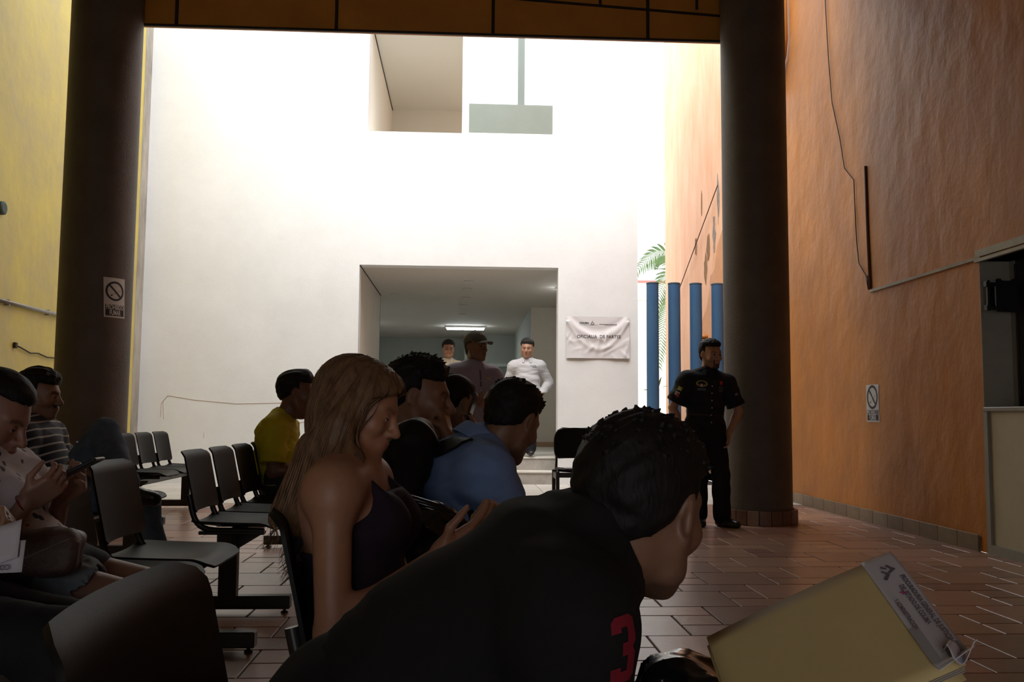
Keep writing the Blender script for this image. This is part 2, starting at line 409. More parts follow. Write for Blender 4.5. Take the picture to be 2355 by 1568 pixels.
MB().box(-0.48, 0.48, -0.10, 0.10, -0.05, 0).build('housing', m_whiteb, t)
MB().box(-0.46, 0.46, -0.085, 0.085, -0.09, -0.05, 0.01).build('diffuser', mat('lit_diffuser', (0.9, 0.9, 0.9), 0.5, emit=(0.9, 0.97, 1.0), estr=14), t)
for lx_, ly_ in ((-2.6, 19.0), (-2.6, 22.0), (1.9, 15.6)):  # lamps added out of view to brighten the lobby and its pier
    t = thing('tube_lamp', 'added unseen fill lamp over the right wing of the lobby, behind the white wall' if lx_ > 0 else ('added unseen fill lamp nearest the doorway in the left wing of the lobby' if ly_ < 20 else 'added unseen fill lamp farther back in the left wing of the lobby'), 'lamp', (lx_, ly_, DZ), 'added lobby fill lamps')
    MB().box(-0.30, 0.30, -0.10, 0.10, -0.05, 0).build('housing', m_whiteb, t)
    MB().box(-0.28, 0.28, -0.085, 0.085, -0.09, -0.05, 0.01).build('diffuser', MATS['lit_diffuser'], t)
# glazed door at the back of the lobby
t = thing('glazed_door', 'grey framed glass door at the back of the lobby', 'door', (0.72, 24.5, PZ))
m_fr = mat('grey_door_frame', (0.33, 0.35, 0.32), 0.5)
MB().box(-0.02, 0.06, -0.03, 0.03, 0, 2.02).build('jamb', m_fr, t); MB().box(1.1, 1.18, -0.03, 0.03, 0, 2.02).build('jamb', m_fr, t)
MB().box(0.06, 1.1, -0.03, 0.03, 1.94, 2.02).build('head_rail', m_fr, t); MB().box(0.06, 1.1, -0.03, 0.03, 0.95, 1.03).build('mid_rail', m_fr, t)
MB().box(0.06, 1.1, -0.03, 0.03, 0.0, 0.1).build('foot_rail', m_fr, t)
for z0, z1 in ((1.03, 1.94), (0.1, 0.95)): MB().box(0.06, 1.1, -0.006, 0.006, z0, z1).build('pane', mat('door_glass', (0.12, 0.14, 0.12), 0.08, spec=0.8), t)
structure(MB().box(0.0, 2.4, 25.0, 25.05, 0, 3.3).build('wall_lobby_partition', m_lobg))

# ---- garden beyond the passage: white boundary building with red coping
gw = structure(MB().box(1.5, 9.0, 25.0, 25.4, 0, 4.25).build('wall_garden', mat('garden_wall_paint', (0.62, 0.60, 0.52), 0.8)))
structure(MB().box(1.5, 9.0, 24.95, 25.2, 4.25, 4.72).build('wall_garden_upper', m_whiteb))
structure(MB().box(1.5, 9.0, 24.93, 24.99, 4.72, 4.79).build('trim_4', mat('red_coping', (0.45, 0.12, 0.10), 0.6)))

# ---- service hatch in the orange wall: panel below, recessed grey glazing above
m_panel = mat('cream_panel', (0.52, 0.46, 0.34), 0.5, var=0.06, vscale=4)
m_alu = mat('grey_aluminium', (0.30, 0.29, 0.26), 0.4, var=0.08, vscale=8)
m_reveal = mat('grey_reveal_paint', (0.46, 0.44, 0.37), 0.6, var=0.15, vscale=3)
structure(MB().box(WX1 + T, WX1 + 0.46, HY1, HY1 + 0.05, 0, 2.6).box(WX1, WX1 + 0.02, HY1 - 0.004, HY1, 1.09, HZ1).build('wall_hatch_reveal', m_reveal))
structure(MB().box(WX1 + 0.02, WX1 + 0.46, HY1 - 0.006, HY1, 1.09, HZ1).build('wall_hatch_side', m_reveal))
structure(MB().box(WX1 + 0.02, WX1 + 0.46, HY0, HY1, HZ1, HZ1 + 0.03).build('ceiling_hatch', m_reveal))
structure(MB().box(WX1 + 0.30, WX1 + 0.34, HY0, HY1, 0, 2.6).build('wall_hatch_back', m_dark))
ct = thing('hatch_counter', 'cream panelled counter front in the orange wall below the grey hatch', 'counter', (WX1, 0, 0))
MB().box(0.012, 0.05, HY0, HY1 - 0.01, 0.0, 1.07).build('panel', m_panel, ct)
MB().box(-0.012, 0.03, HY1 - 0.055, HY1 - 0.005, 0.0, 1.06).build('frame_post', m_alu, ct)
MB().box(-0.012, 0.03, HY0, HY1 - 0.055, 0.0, 0.07).build('frame_rail', m_alu, ct)
MB().box(-0.015, 0.30, HY0, HY1 - 0.007, 1.06, 1.095, 0.006).build('countertop', m_alu, ct)
wf = structure(MB().box(WX1 + 0.235, WX1 + 0.285, HY1 - 0.06, HY1 - 0.006, 1.095, HZ1).build('window_2', m_alu))
MB().box(WX1 + 0.25, WX1 + 0.27, HY0, HY1 - 0.06, 1.095, HZ1).build('pane', mat('dark_hatch_glass', (0.03, 0.03, 0.028), 0.15), wf)
MB().tube([(WX1 + 0.225, HY1 - 0.10, 1.1), (WX1 + 0.22, HY1 - 0.11, 1.6), (WX1 + 0.225, HY1 - 0.10, 2.18)], 0.008, 6).build('cable', m_line, wf)
# pale angle trim: along the wall and over the hatch
structure(MB().box(WX1 - 0.022, WX1, HY1 - 0.05, 8.62, 2.225, 2.25).build('trim_5', mat('pale_trim', (0.34, 0.28, 0.18), 0.5, var=0.2, vscale=9)))
structure(MB().box(WX1 - 0.03, WX1, HY0, HY1 + 0.02, 2.205, 2.23).box(WX1 - 0.02, WX1, HY0, HY1 + 0.02, 2.245, 2.30).build('trim_6', mat('pale_lintel_trim', (0.38, 0.34, 0.26), 0.5, var=0.15, vscale=9)))
# ================================================================== BEAM SEATING
m_plastic = mat('black_seat_plastic', (0.0085, 0.0082, 0.0072), 0.50, spec=0.15, var=0.12, vscale=30, bump=0.12, bscale=300, bdist=0.002)
m_metal = mat('black_powder_coat', (0.018, 0.017, 0.016), 0.32, spec=0.5)
m_rubber = mat('rubber_glide', (0.01, 0.01, 0.01), 0.7)
def bez(p, n):
    out = []
    for i in range(n + 1):
        t = i / n; q = [Vector(v) for v in p]
        while len(q) > 1: q = [a.lerp(b, t) for a, b in zip(q, q[1:])]
        out.append(q[0])
    return out
def back_shell():
    w = 0.222
    def fn(u, v):
        # v 0 bottom .. 1 top ; u across (along the row)
        a = 2 * u - 1
        z = 0.515 + 0.305 * v
        x = -0.150 - 0.052 * v
        curl = max(0, v - 0.86) / 0.14
        x -= 0.026 * curl ** 2; z -= 0.008 * curl ** 2
        hw = w * (1 - 0.035 * (1 - v))
        # rounded top corners
        if v > 0.80:
            k = (v - 0.80) / 0.20; hw -= 0.050 * (1 - math.sqrt(max(0, 1 - k * k)))
        if v < 0.08:
            k = (0.08 - v) / 0.08; hw -= 0.022 * (1 - math.sqrt(max(0, 1 - k * k)))
        x += 0.030 * (a * a) * (1 - 0.5 * v) - 0.010
        return (x, a * hw, z)
    return MB().slab(fn, 14, 18, 0.008)
def seat_shell():
    def fn(u, v):
        a = 2 * u - 1; b = v      # b 0 rear .. 1 front
        hw = 0.228
        e = abs(2 * b - 1)
        if e > 0.80:
            k = (e - 0.80) / 0.20; hw -= 0.040 * (1 - math.sqrt(max(0, 1 - k * k)))
        x = -0.155 + 0.415 * b
        z = 0.452 - 0.022 * (1 - a * a) * (1 - (2 * b - 0.85) ** 2) - 0.03 * max(0, b - 0.8) ** 2 / 0.04 + 0.012 * (1 - b) ** 2 + 0.01 * abs(a) ** 3
        return (x, a * hw, z)
    return MB().slab(fn, 16, 18, 0.010)
SH = {}
def shared(key, mb, mtl, smooth=True, sharp=50):
    if key not in SH:
        me = bpy.data.meshes.new(key); me.from_pydata(mb.v, [], mb.f); me.materials.append(mtl)
        if smooth:
            me.polygons.foreach_set('use_smooth', [True] * len(me.polygons))
            try: me.set_sharp_from_angle(angle=math.radians(sharp))
            except Exception: pass
        SH[key] = me
    return SH[key]
def part(name, me, parent, loc=(0, 0, 0)):
    o = bpy.data.objects.new(name, me); col.objects.link(o); o.parent = parent; o.location = loc; return o
def side_tube(sy):
    y = sy * 0.178
    pts = [(-0.174, y, 0.60), (-0.167, y, 0.57), (-0.158, y, 0.53)]
    pts += [tuple(p) for p in bez([(-0.158, y, 0.53), (-0.140, y, 0.452), (-0.110, y, 0.425), (-0.01, y, 0.425)], 8)][1:]
    pts += [(0.10, y, 0.425), (0.20, y, 0.422)]
    return MB().tube(pts, 0.0105, 8, ry=1.4)
def bench(name, label, x, y, n, legs, rz=0.0, group='black beam seating benches'):
    t = thing(name, label, 'bench', (x, y, 0), group, rz)
    bs, ss = shared('backrest', back_shell(), m_plastic), shared('seat', seat_shell(), m_plastic)
    tb = [shared('side_tube_%d' % s, side_tube(s), m_metal) for s in (-1, 1)]
    for i in range(n):
        yy = 0.5 * i
        part('backrest', bs, t, (0, yy, 0)); part('seat', ss, t, (0, yy, 0))
        for m_ in tb: part('side_tube', m_, t, (0, yy, 0))
    MB().box(-0.04, 0.04, min(legs) - 0.10, max(legs) + 0.10, 0.345, 0.405, 0.006).build('beam', m_metal, t)
    for i in range(n):
        [part('seat_bracket', shared('seat_bracket', MB().box(-0.12, 0.20, -0.025, 0.025, 0.405, 0.422, 0.003), m_metal, False), t, (0, 0.5 * i + q, 0)) for q in (-0.165, 0.165)]
    for ly in legs:
        part('post', shared('bench_post', MB().box(-0.045, 0.045, -0.03, 0.03, 0.07, 0.40, 0.004), m_metal, False), t, (0, ly, 0))
        part('gusset', shared('bench_gusset', MB().poly([(0.045, 0.405), (0.045, 0.32), (0.16, 0.39), (0.16, 0.405)], (0, 0.004, 0), (1, 0, 0), (0, 0, 1), 0.008), m_metal, False), t, (0, ly, 0))
        fb_ = part('foot_bar', shared('bench_foot', MB().box(-0.315, 0.315, -0.032, 0.032, 0.022, 0.088, 0.004), m_metal, False), t, (0, ly, 0))
        for sx in (-1, 1):
            part('glide', shared('bench_glide', MB().lathe([(0.018, 0), (0.018, 0.006), (0.008, 0.010), (0.006, 0.026)], n=10), m_rubber), fb_, (sx * 0.285, 0, 0))
    return t
bench('beam_bench', 'black beam bench with two empty seats beyond the woman in the white blouse', -1.18, 1.70, 5, (0.3, 2.30))
bench('beam_bench', 'black beam bench whose far seat holds the man in the yellow shirt', -1.18, 4.83, 5, (-0.05, 2.27))
bench('beam_bench', 'black beam bench under the man in the striped shirt', -2.30, 4.30, 5, (-0.05, 2.27))
bench('beam_bench', 'short black bench of three empty seats beside the left pillar', -2.95, 8.72, 3, (-0.38, 1.30))
bench('beam_bench', 'black beam bench nearest the camera, under the person in the hooded top', -0.145, -0.48, 4, (0.2, 1.77))
bench('beam_bench', 'black beam bench under the long haired woman and the two men in blue', -0.145, 1.96, 5, (-0.05, 2.27))

# single waiting chair beyond the hoodie, facing the hall, papers on its seat
def waiting_chair(x, y, rz):
    t = thing('waiting_chair', 'black chair with papers on its seat below the white paper notice', 'chair', (x, y, 0), None, rz)
    def fb2(u, v):
        a = 2 * u - 1; hw = 0.235
        if v > 0.55:
            k = (v - 0.55) / 0.45; hw -= 0.10 * (1 - math.sqrt(max(0, 1 - k * k)))
        if v < 0.3:
            k = (0.3 - v) / 0.3; hw -= 0.05 * (1 - math.sqrt(max(0, 1 - k * k)))
        return (-0.20 - 0.05 * v + 0.03 * a * a, a * hw, 0.56 + 0.32 * v)
    MB().slab(fb2, 14, 14, 0.02).build('backrest', m_plastic, t, True, 50)
    def fs2(u, v):
        a = 2 * u - 1; return (-0.20 + 0.43 * v, a * (0.225 + 0.01 * v), 0.455 - 0.012 * (1 - a * a))
    MB().slab(fs2, 8, 8, 0.025).build('seat', m_plastic, t, True, 50)
    for s in (-1, 1):
        MB().tube([(-0.25, s * 0.20, 0.66), (-0.225, s * 0.205, 0.50), (-0.21, s * 0.21, 0.40)], 0.013, 8).build('back_tube', m_metal, t, True)
        for lx in (-0.20, 0.20):
            MB().box(lx - 0.018, lx + 0.018, s * 0.235 - 0.018, s * 0.235 + 0.018, 0, 0.44, 0.003).build('leg', m_metal, t)
        MB().box(-0.20, 0.20, s * 0.235 - 0.012, s * 0.235 + 0.012, 0.36, 0.42).build('side_rail', m_metal, t)
    MB().box(0.19, 0.215, -0.235, 0.235, 0.38, 0.43).build('front_rail', m_metal, t)
    MB().tube([(0.20, 0.22, 0.28), (0.20, 0.13, 0.38)], 0.006, 6).build('brace', m_metal, t)
    return t
waiting_chair(1.20, 9.55, -math.pi / 2)
pp = thing('paper_stack', 'flat white papers lying on the seat of the chair below the notice', 'papers', (1.19, 9.50, 0.468))
for i, a in enumerate((0.05, -0.08)):
    c, s = math.cos(a), math.sin(a)
    MB().poly([(x * c - y * s, x * s + y * c) for x, y in ((-0.14, -0.105), (0.14, -0.105), (0.14, 0.105), (-0.14, 0.105))], (0.01 * i, 0, 0.003 * i), (1, 0, 0), (0, 1, 0), 0.0025).build('sheet', mat('white_paper', (0.72, 0.68, 0.70), 0.7), pp)
# ================================================================== PEOPLE: implicit surfaces meshed with surface nets
A_ = lambda *v: np.array(v, float)
def nrm(v): v = np.asarray(v, float); return v / (np.linalg.norm(v) + 1e-12)
class RC:                                     # tapered capsule, optionally flattened along an axis
    def __init__(s, a, b, r1, r2, axis=None, k=1.0):
        s.a = np.asarray(a, float); s.ab = np.asarray(b, float) - s.a; s.L = s.ab @ s.ab + 1e-12; s.r1 = r1; s.r2 = r2
        s.ax = None if axis is None else nrm(axis); s.k = k
    def d(s, p):
        q = p - s.a; t = np.clip(q @ s.ab / s.L, 0, 1); q = q - t[:, None] * s.ab
        n2 = (q * q).sum(1)
        if s.ax is not None:
            c = q @ s.ax; n2 = n2 - c * c + (c / s.k) ** 2
        return np.sqrt(np.maximum(n2, 1e-12)) - (s.r1 + (s.r2 - s.r1) * t)
class EL:                                     # ellipsoid, rows of R are its axes
    def __init__(s, c, R, r): s.c = np.asarray(c, float); s.R = np.asarray(R, float); s.r = np.asarray(r, float)
    def d(s, p):
        q = (p - s.c) @ s.R.T; k0 = np.sqrt(((q / s.r) ** 2).sum(1)) + 1e-9; k1 = np.sqrt(((q / s.r ** 2) ** 2).sum(1)) + 1e-9
        return k0 * (k0 - 1) / k1
class BX:                                     # rounded box
    def __init__(s, c, R, h, r): s.c = np.asarray(c, float); s.R = np.asarray(R, float); s.h = np.asarray(h, float) - r; s.r = r
    def d(s, p):
        q = np.abs((p - s.c) @ s.R.T) - s.h
        return np.sqrt((np.maximum(q, 0) ** 2).sum(1)) + np.minimum(q.max(1), 0) - s.r
class PL:                                     # half space, positive on the side of n
    def __init__(s, o, n): s.o = np.asarray(o, float); s.n = nrm(n)
    def d(s, p): return (p - s.o) @ s.n
class FN:
    def __init__(s, f): s.f = f
    def d(s, p): return s.f(p)
def smin(a, b, k):
    if k <= 0: return np.minimum(a, b)
    h = np.maximum(k - np.abs(a - b), 0) / k
    return np.minimum(a, b) - h * h * k * 0.25
def U_(pr, k=0.02): return ('u', pr, k)
def S_(pr, k=0.005): return ('s', pr, k)
def I_(pr, k=0.0): return ('i', pr, k)
def N_(f): return ('n', FN(f), 0)
def sdf_eval(ops, p):
    d = np.full(len(p), 9.0)
    for t, pr, k in ops:
        e = pr.d(p)
        if t == 'u': d = smin(d, e, k)
        elif t == 's': d = -smin(-d, e, k)
        elif t == 'i': d = -smin(-d, -e, k)
        else: d = d + e
    return d
def sdf_mesh(ops, lo, hi, h, B=8):
    lo = np.asarray(lo, float); hi = np.asarray(hi, float)
    nb = np.ceil((hi - lo) / (h * B)).astype(int)
    g = np.stack(np.meshgrid(*[np.arange(n) for n in nb], indexing='ij'), -1).reshape(-1, 3)
    cen = lo + (g + 0.5) * h * B; R = h * B * 0.87
    per = []; d = np.full(len(cen), 9.0)
    for t, pr, k in ops:
        e = pr.d(cen); per.append(e)
        if t == 'u': d = smin(d, e, k)
        elif t == 's': d = -smin(-d, e, k)
        elif t == 'i': d = -smin(-d, -e, k)
        else: d = d + e
    act = np.abs(d) < R * 1.45 + 0.006
    g = g[act]; cen = cen[act]; per = [e[act] for e in per]
    o = np.stack(np.meshgrid(*[np.arange(B + 1)] * 3, indexing='ij'), -1).reshape(-1, 3) * h
    m = len(g); P = (lo + g * h * B)[:, None, :] + o[None]
    V = np.full((m, len(o)), 9.0); n = len(o)
    for (t, pr, k), e in zip(ops, per):
        if t == 'u': s = e < R * 1.35 + k + 0.01
        elif t == 's': s = e < R * 1.35 + k + 0.01
        else: s = np.ones(m, bool)
        if not s.any(): continue
        q = pr.d(P[s].reshape(-1, 3)).reshape(-1, n)
        if t == 'u': V[s] = smin(V[s], q, k)
        elif t == 's': V[s] = -smin(-V[s], q, k)
        elif t == 'i': V[s] = -smin(-V[s], -q, k)
        else: V[s] = V[s] + q
    V = V.reshape(m, B + 1, B + 1, B + 1)
    neg = V < 0
    cs = [(i, j, k) for i in (0, 1) for j in (0, 1) for k in (0, 1)]
    C = np.stack([neg[:, i:i + B, j:j + B, k:k + B] for i, j, k in cs], -1)
    s = C.sum(-1); mb, mi, mj, mk = np.where((s > 0) & (s < 8))
    vals = np.stack([V[mb, mi + i, mj + j, mk + k] for i, j, k in cs], -1)
    G = g[mb] * B + np.stack([mi, mj, mk], -1)
    acc = np.zeros((len(G), 3)); cnt = np.zeros(len(G)); ca = np.array(cs, float)
    for a in range(8):
        for b in range(a + 1, 8):
            if abs(ca[a] - ca[b]).sum() != 1: continue
            va, vb = vals[:, a], vals[:, b]; x = (va < 0) != (vb < 0)
            t = np.where(x, va / np.where(x, va - vb, 1), 0)
            acc += np.where(x[:, None], ca[a] + (ca[b] - ca[a]) * t[:, None], 0); cnt += x
    verts = lo + (G + acc / cnt[:, None]) * h
    N3 = nb * B + 2
    key = ((G[:, 0] + 1) * (N3[1] + 2) + G[:, 1] + 1) * (N3[2] + 2) + G[:, 2] + 1
    od = np.argsort(key); ks = key[od]
    def find(Gq):
        kq = ((Gq[:, 0] + 1) * (N3[1] + 2) + Gq[:, 1] + 1) * (N3[2] + 2) + Gq[:, 2] + 1
        i = np.clip(np.searchsorted(ks, kq), 0, len(ks) - 1)
        return np.where(ks[i] == kq, od[i], -1)
    quads = []
    E = np.eye(3, dtype=int)
    for ax, ci in ((0, 4), (1, 2), (2, 1)):
        x = (vals[:, 0] < 0) != (vals[:, ci] < 0)
        idx = np.where(x)[0]; b, c = (ax + 1) % 3, (ax + 2) % 3
        q = np.stack([idx, find(G[idx] - E[b]), find(G[idx] - E[b] - E[c]), find(G[idx] - E[c])], -1)
        ok = (q >= 0).all(1); q = q[ok]; fl = vals[idx[ok], 0] < 0
        q[~fl] = q[~fl][:, ::-1]; quads.append(q)
    F = np.concatenate(quads)
    return verts, F
def ops_bounds(ops):
    lo = np.full(3, 1e9); hi = -lo
    for t, pr, k in ops:
        if t != 'u': continue
        if isinstance(pr, RC):
            r = max(pr.r1, pr.r2) * max(1, pr.k) + 0.03
            for q in (pr.a, pr.a + pr.ab): lo = np.minimum(lo, q - r); hi = np.maximum(hi, q + r)
        elif isinstance(pr, EL): r = pr.r.max() + 0.03; lo = np.minimum(lo, pr.c - r); hi = np.maximum(hi, pr.c + r)
        elif isinstance(pr, BX): r = np.linalg.norm(pr.h + pr.r) + 0.02; lo = np.minimum(lo, pr.c - r); hi = np.maximum(hi, pr.c + r)
    return lo, hi
def sdf_obj(name, ops, h, material, root, color=None, fattr=None, label=None):
    lo, hi = ops_bounds(ops)
    v, f = sdf_mesh(ops, lo, hi, h)
    wl = root
    base = np.zeros(3)
    while wl is not None:
        base += np.array(wl.location); wl = wl.parent
    o = mesh_obj(name, v - base, f, material, root, True)
    if color is not None:
        c = color(v); at = o.data.attributes.new('Col', 'FLOAT_COLOR', 'POINT')
        at.data.foreach_set('color', np.concatenate([c, np.ones((len(v), 1))], 1).ravel())
    if fattr is not None:
        c = fattr(v); at = o.data.attributes.new('Coord', 'FLOAT_VECTOR', 'POINT'); at.data.foreach_set('vector', c.ravel())
    if label: o['label'] = label
    return o
_rs = np.random.RandomState(7)
def folds(seed, amp, freq, along=None, n=5):
    """cloth: broad soft swells plus patches of narrow creases"""
    r = np.random.RandomState(seed); D = r.normal(size=(n + 4, 3)); D /= np.linalg.norm(D, axis=1)[:, None]
    if along is not None:
        D = D + 1.6 * nrm(along) * np.sign(D @ nrm(along))[:, None]; D /= np.linalg.norm(D, axis=1)[:, None]
    ph = r.uniform(0, 6.28, n + 4); fr = freq * r.uniform(0.7, 1.5, n + 4)
    def f(p):
        w = 0.35 * np.sin(p @ np.array([9., 7, 5]) + ph[0])[:, None] * np.array([0.03, 0.02, 0.03]); q = p + w
        lo = sum(np.sin((q @ D[i]) * fr[i] + ph[i]) for i in range(n)) / n
        cr = 0
        for i in range(n, n + 4):
            m = 0.5 + 0.5 * np.sin((p @ D[i - 3]) * freq * 0.45 + ph[i - 2])
            cr = cr + m * m * (1 - np.abs(np.sin((q @ D[i]) * fr[i] * 1.05 + ph[i] + 1.3 * np.sin((p @ D[i - 2]) * freq * 0.4)))) ** 2
        return amp * (1.0 * lo - 0.42 * cr)
    return f
def tuft(seed, amp, freq, dirs):
    r = np.random.RandomState(seed); ph = r.uniform(0, 6.28, 8)
    a = nrm(dirs[0]); b = nrm(dirs[1])
    def f(p):
        u = p @ a; v = p @ b
        return amp * (np.sin(u * freq + 2.2 * np.sin(v * freq * 0.4 + ph[0]) + ph[1]) * 0.5 + 0.3 * np.sin(v * freq * 1.3 + 1.7 * np.sin(u * freq * 0.5 + ph[2]) + ph[3]) + 0.25 * np.sin((u + v) * freq * 2.1 + ph[4]))
    return f
def ik(a, t, l1, l2, hint):
    a = np.asarray(a, float); t = np.asarray(t, float); v = t - a; L = np.linalg.norm(v)
    if L > (l1 + l2) * 0.995: t = a + v / L * (l1 + l2) * 0.995; L = (l1 + l2) * 0.995
    u = nrm(t - a); x = (l1 * l1 - l2 * l2 + L * L) / (2 * L); y = math.sqrt(max(l1 * l1 - x * x, 0))
    hn = np.asarray(hint, float); hn = nrm(hn - u * (hn @ u))
    return a + u * x + hn * y, t
def rotm(yaw, pitch=0, roll=0):
    """rows: forward, left, up. yaw from +X to +Y, pitch positive looks down, roll positive tips the crown to the left"""
    y, p, r = map(math.radians, (yaw, pitch, roll))
    F = A_(math.cos(y), math.sin(y), 0); L = A_(-math.sin(y), math.cos(y), 0); Z = A_(0, 0, 1)
    F2 = F * math.cos(p) - Z * math.sin(p); U2 = Z * math.cos(p) + F * math.sin(p)
    L2 = L * math.cos(r) - U2 * math.sin(r); U3 = U2 * math.cos(r) + L * math.sin(r)
    return np.stack([F2, L2, U3])

def skeleton(P, yaw, H=1.70, lean=5, lean2=None, twist=0, side=0, head=(0, 0, 0), neck=0.0, armL=None, armR=None, legL=None, legR=None,
             footL=None, footR=None, sw=1.0, hs=1.0, nb=None, hc=None, bow=0.02):
    s = H / 1.70; J = {'s': s, 'yaw': yaw}
    lean2 = lean if lean2 is None else lean2
    R0 = rotm(yaw, lean, side); R1 = rotm(yaw + twist, lean2, side); RH = rotm(yaw)
    P = np.asarray(P, float); J['P'] = P; J['R0'] = R0; J['R1'] = R1; J['RH'] = RH
    nb = np.asarray(nb, float); v = nb - P; up = nrm(v); J['vl'] = np.linalg.norm(v) / (0.505 * s)
    def fr(u, tw):
        yy = math.radians(yaw + tw); Fh = A_(math.cos(yy), math.sin(yy), 0); F = nrm(Fh - u * (Fh @ u)); return np.stack([F, np.cross(u, F), u])
    R0 = fr(nrm(up - 0.25 * bow / 0.02 * RH[0] * 0.25), twist * 0.3); R1 = fr(nrm(up + 0.25 * bow / 0.02 * RH[0] * 0.25), twist)
    J['R0'] = R0; J['R1'] = R1; J['nb'] = nb
    J['mid'] = P + v * 0.40 - R0[0] * bow * 0.8; J['chest'] = P + v * 0.72 - R1[0] * bow
    for n, q in (('L', 1), ('R', -1)):
        J['sh' + n] = J['nb'] - R1[2] * 0.055 * s + R1[1] * q * 0.172 * s * sw + R1[0] * 0.0
        J['hip' + n] = P + RH[1] * q * 0.088 * s - RH[2] * 0.01
    Rh = rotm(*head); J['Rh'] = Rh; J['hs'] = hs * (0.5 + 0.5 * s)
    J['hc'] = np.asarray(hc, float)
    l1, l2 = 0.285 * s, 0.25 * s
    for n, a in (('L', armL), ('R', armR)):
        q = 1 if n == 'L' else -1
        if a is None: a = dict(w=J['sh' + n] + A_(0, 0, -0.5) * s + RH[0] * 0.06 + RH[1] * q * 0.06, e=-RH[0])
        el, w = ik(J['sh' + n], a['w'], l1, l2, a.get('e', -RH[0])); J['el' + n] = el; J['wr' + n] = w
        d = nrm(a.get('d', w - el)); nn = np.asarray(a.get('n', -q * RH[1]), float); nn = nrm(nn - d * (nn @ d))
        J['hand' + n] = (w, d, nn, a.get('c', 0.6), a.get('t', 1.0))
    t1, t2 = 0.415 * s, 0.405 * s
    for n, a, ft in (('L', legL, footL), ('R', legR, footR)):
        q = 1 if n == 'L' else -1
        if a is None: a = dict(w=A_(J['hip' + n][0], J['hip' + n][1], 0.075), k=RH[0])
        kn, an = ik(J['hip' + n], a['w'], t1, t2, a.get('k', RH[0])); J['kn' + n] = kn; J['an' + n] = an
        J['ft' + n] = nrm(ft if ft is not None else RH[0])
    return J
def torso(J, g=0.0, w=1.0, belly=0.0, bust=0.0, k=0.05, hips=1.0):
    s = J['s']; R0, R1 = J['R0'], J['R1']; o = []
    o.append(U_(EL(J['P'] + R0[2] * 0.03 * s, R0, (0.108 * s * w + g, 0.165 * s * w * hips + g, 0.115 * s + g)), k))
    o.append(U_(EL(J['mid'], R0, (0.100 * s * w + belly + g, 0.148 * s * w + belly * 0.6 + g, 0.15 * s * J['vl'] + g)), k))
    o.append(U_(EL(J['chest'] - R1[0] * 0.008, R1, (0.112 * s * w + g, 0.165 * s * w + g, 0.165 * s * J['vl'] + g)), k))
    o.append(U_(RC(J['shL'] - R1[1] * 0.02, J['shR'] + R1[1] * 0.02, 0.058 * s + g, 0.058 * s + g, R1[0], 1.15), k))
    if bust:
        for q in (-1, 1): o.append(U_(EL(J['chest'] + R1[0] * (0.085 * s) - R1[2] * 0.035 + R1[1] * q * 0.07 * s, R1, (bust + g, bust + g, bust + g)), 0.04))
    for n in 'LR': o.append(U_(RC(J['nb'] + (J['hc'] - J['nb']) * 0.12, J['sh' + n], 0.047 * s + g, 0.047 * s + g), 0.05))
    return o
def neckops(J, g=0.0):
    s = J['s']; Rh = J['Rh']; h = J['hs']
    return [U_(RC(J['nb'] - J['R1'][2] * 0.05, J['hc'] - Rh[0] * 0.028 * h - Rh[2] * 0.055 * h, 0.060 * s + g, 0.053 * h + g), 0.03)]
def arm(J, n, g=0.0, upto=2.0, w=1.0, k=0.03, cuff=0.0):
    """upto 1 = elbow, 2 = wrist"""
    s = J['s']; a, e, wr = J['sh' + n], J['el' + n], J['wr' + n]; o = []
    t = min(upto, 1.0); r0, r1, r2 = 0.050 * s * w + g, 0.041 * s * w + g, 0.028 * s * w + g
    end = a + (e - a) * t
    o.append(U_(RC(a, end, r0, r0 + (r1 - r0) * t + cuff * (upto <= 1)), k))
    o.append(U_(EL(a + (e - a) * 0.06, np.eye(3), np.full(3, 0.056 * s * w + g)), k))
    if upto > 1:
        t2 = upto - 1; m = e + (wr - e) * min(0.3, t2)
        o.append(U_(RC(e, m, r1 * 0.98, r1 * 1.02), 0.02))
        if t2 > 0.3: o.append(U_(RC(m, e + (wr - e) * t2, r1 * 1.02, r1 + (r2 - r1) * t2 + cuff), 0.02))
    return o
def leg(J, n, g=0.0, upto=2.0, w=1.0, k=0.04, flare=0.0):
    s = J['s']; a, e, wr = J['hip' + n], J['kn' + n], J['an' + n]; o = []
    t = min(upto, 1.0)
    o.append(U_(RC(a, a + (e - a) * t, 0.086 * s * w + g, (0.086 + (0.058 - 0.086) * t) * s * w + g), k))
    if upto > 1:
        t2 = upto - 1; sh = nrm(wr - e); bk = -nrm(J['ft' + n] - sh * (J['ft' + n] @ sh))
        o.append(U_(RC(e, e + (wr - e) * t2, 0.056 * s * w + g, (0.056 + (0.038 - 0.056) * t2) * s * w + g + flare), 0.03))
        if t2 > 0.5: o.append(U_(EL(e + (wr - e) * 0.32 + bk * 0.018, np.stack([bk, np.cross(sh, bk), sh]), (0.046 * s * w + g, 0.048 * s * w + g, 0.12 * s)), 0.03))
    return o
def foot(J, n, g=0.0):
    s = J['s']; a = J['an' + n]; f = J['ft' + n]; sh = nrm(a - J['kn' + n]); dn = nrm(sh - f * (sh @ f)); b = a + dn * 0.045 * s
    lat = np.cross(f, dn)
    return [U_(RC(b - f * 0.045 * s, b + f * 0.07 * s, 0.032 * s + g, 0.036 * s + g), 0.02), U_(RC(b + f * 0.06 * s, b + f * 0.165 * s + dn * 0.006, 0.036 * s + g, 0.026 * s + g, lat, 1.35), 0.03), U_(RC(a - dn * 0.02, b, 0.036 * s + g, 0.036 * s + g), 0.03)]
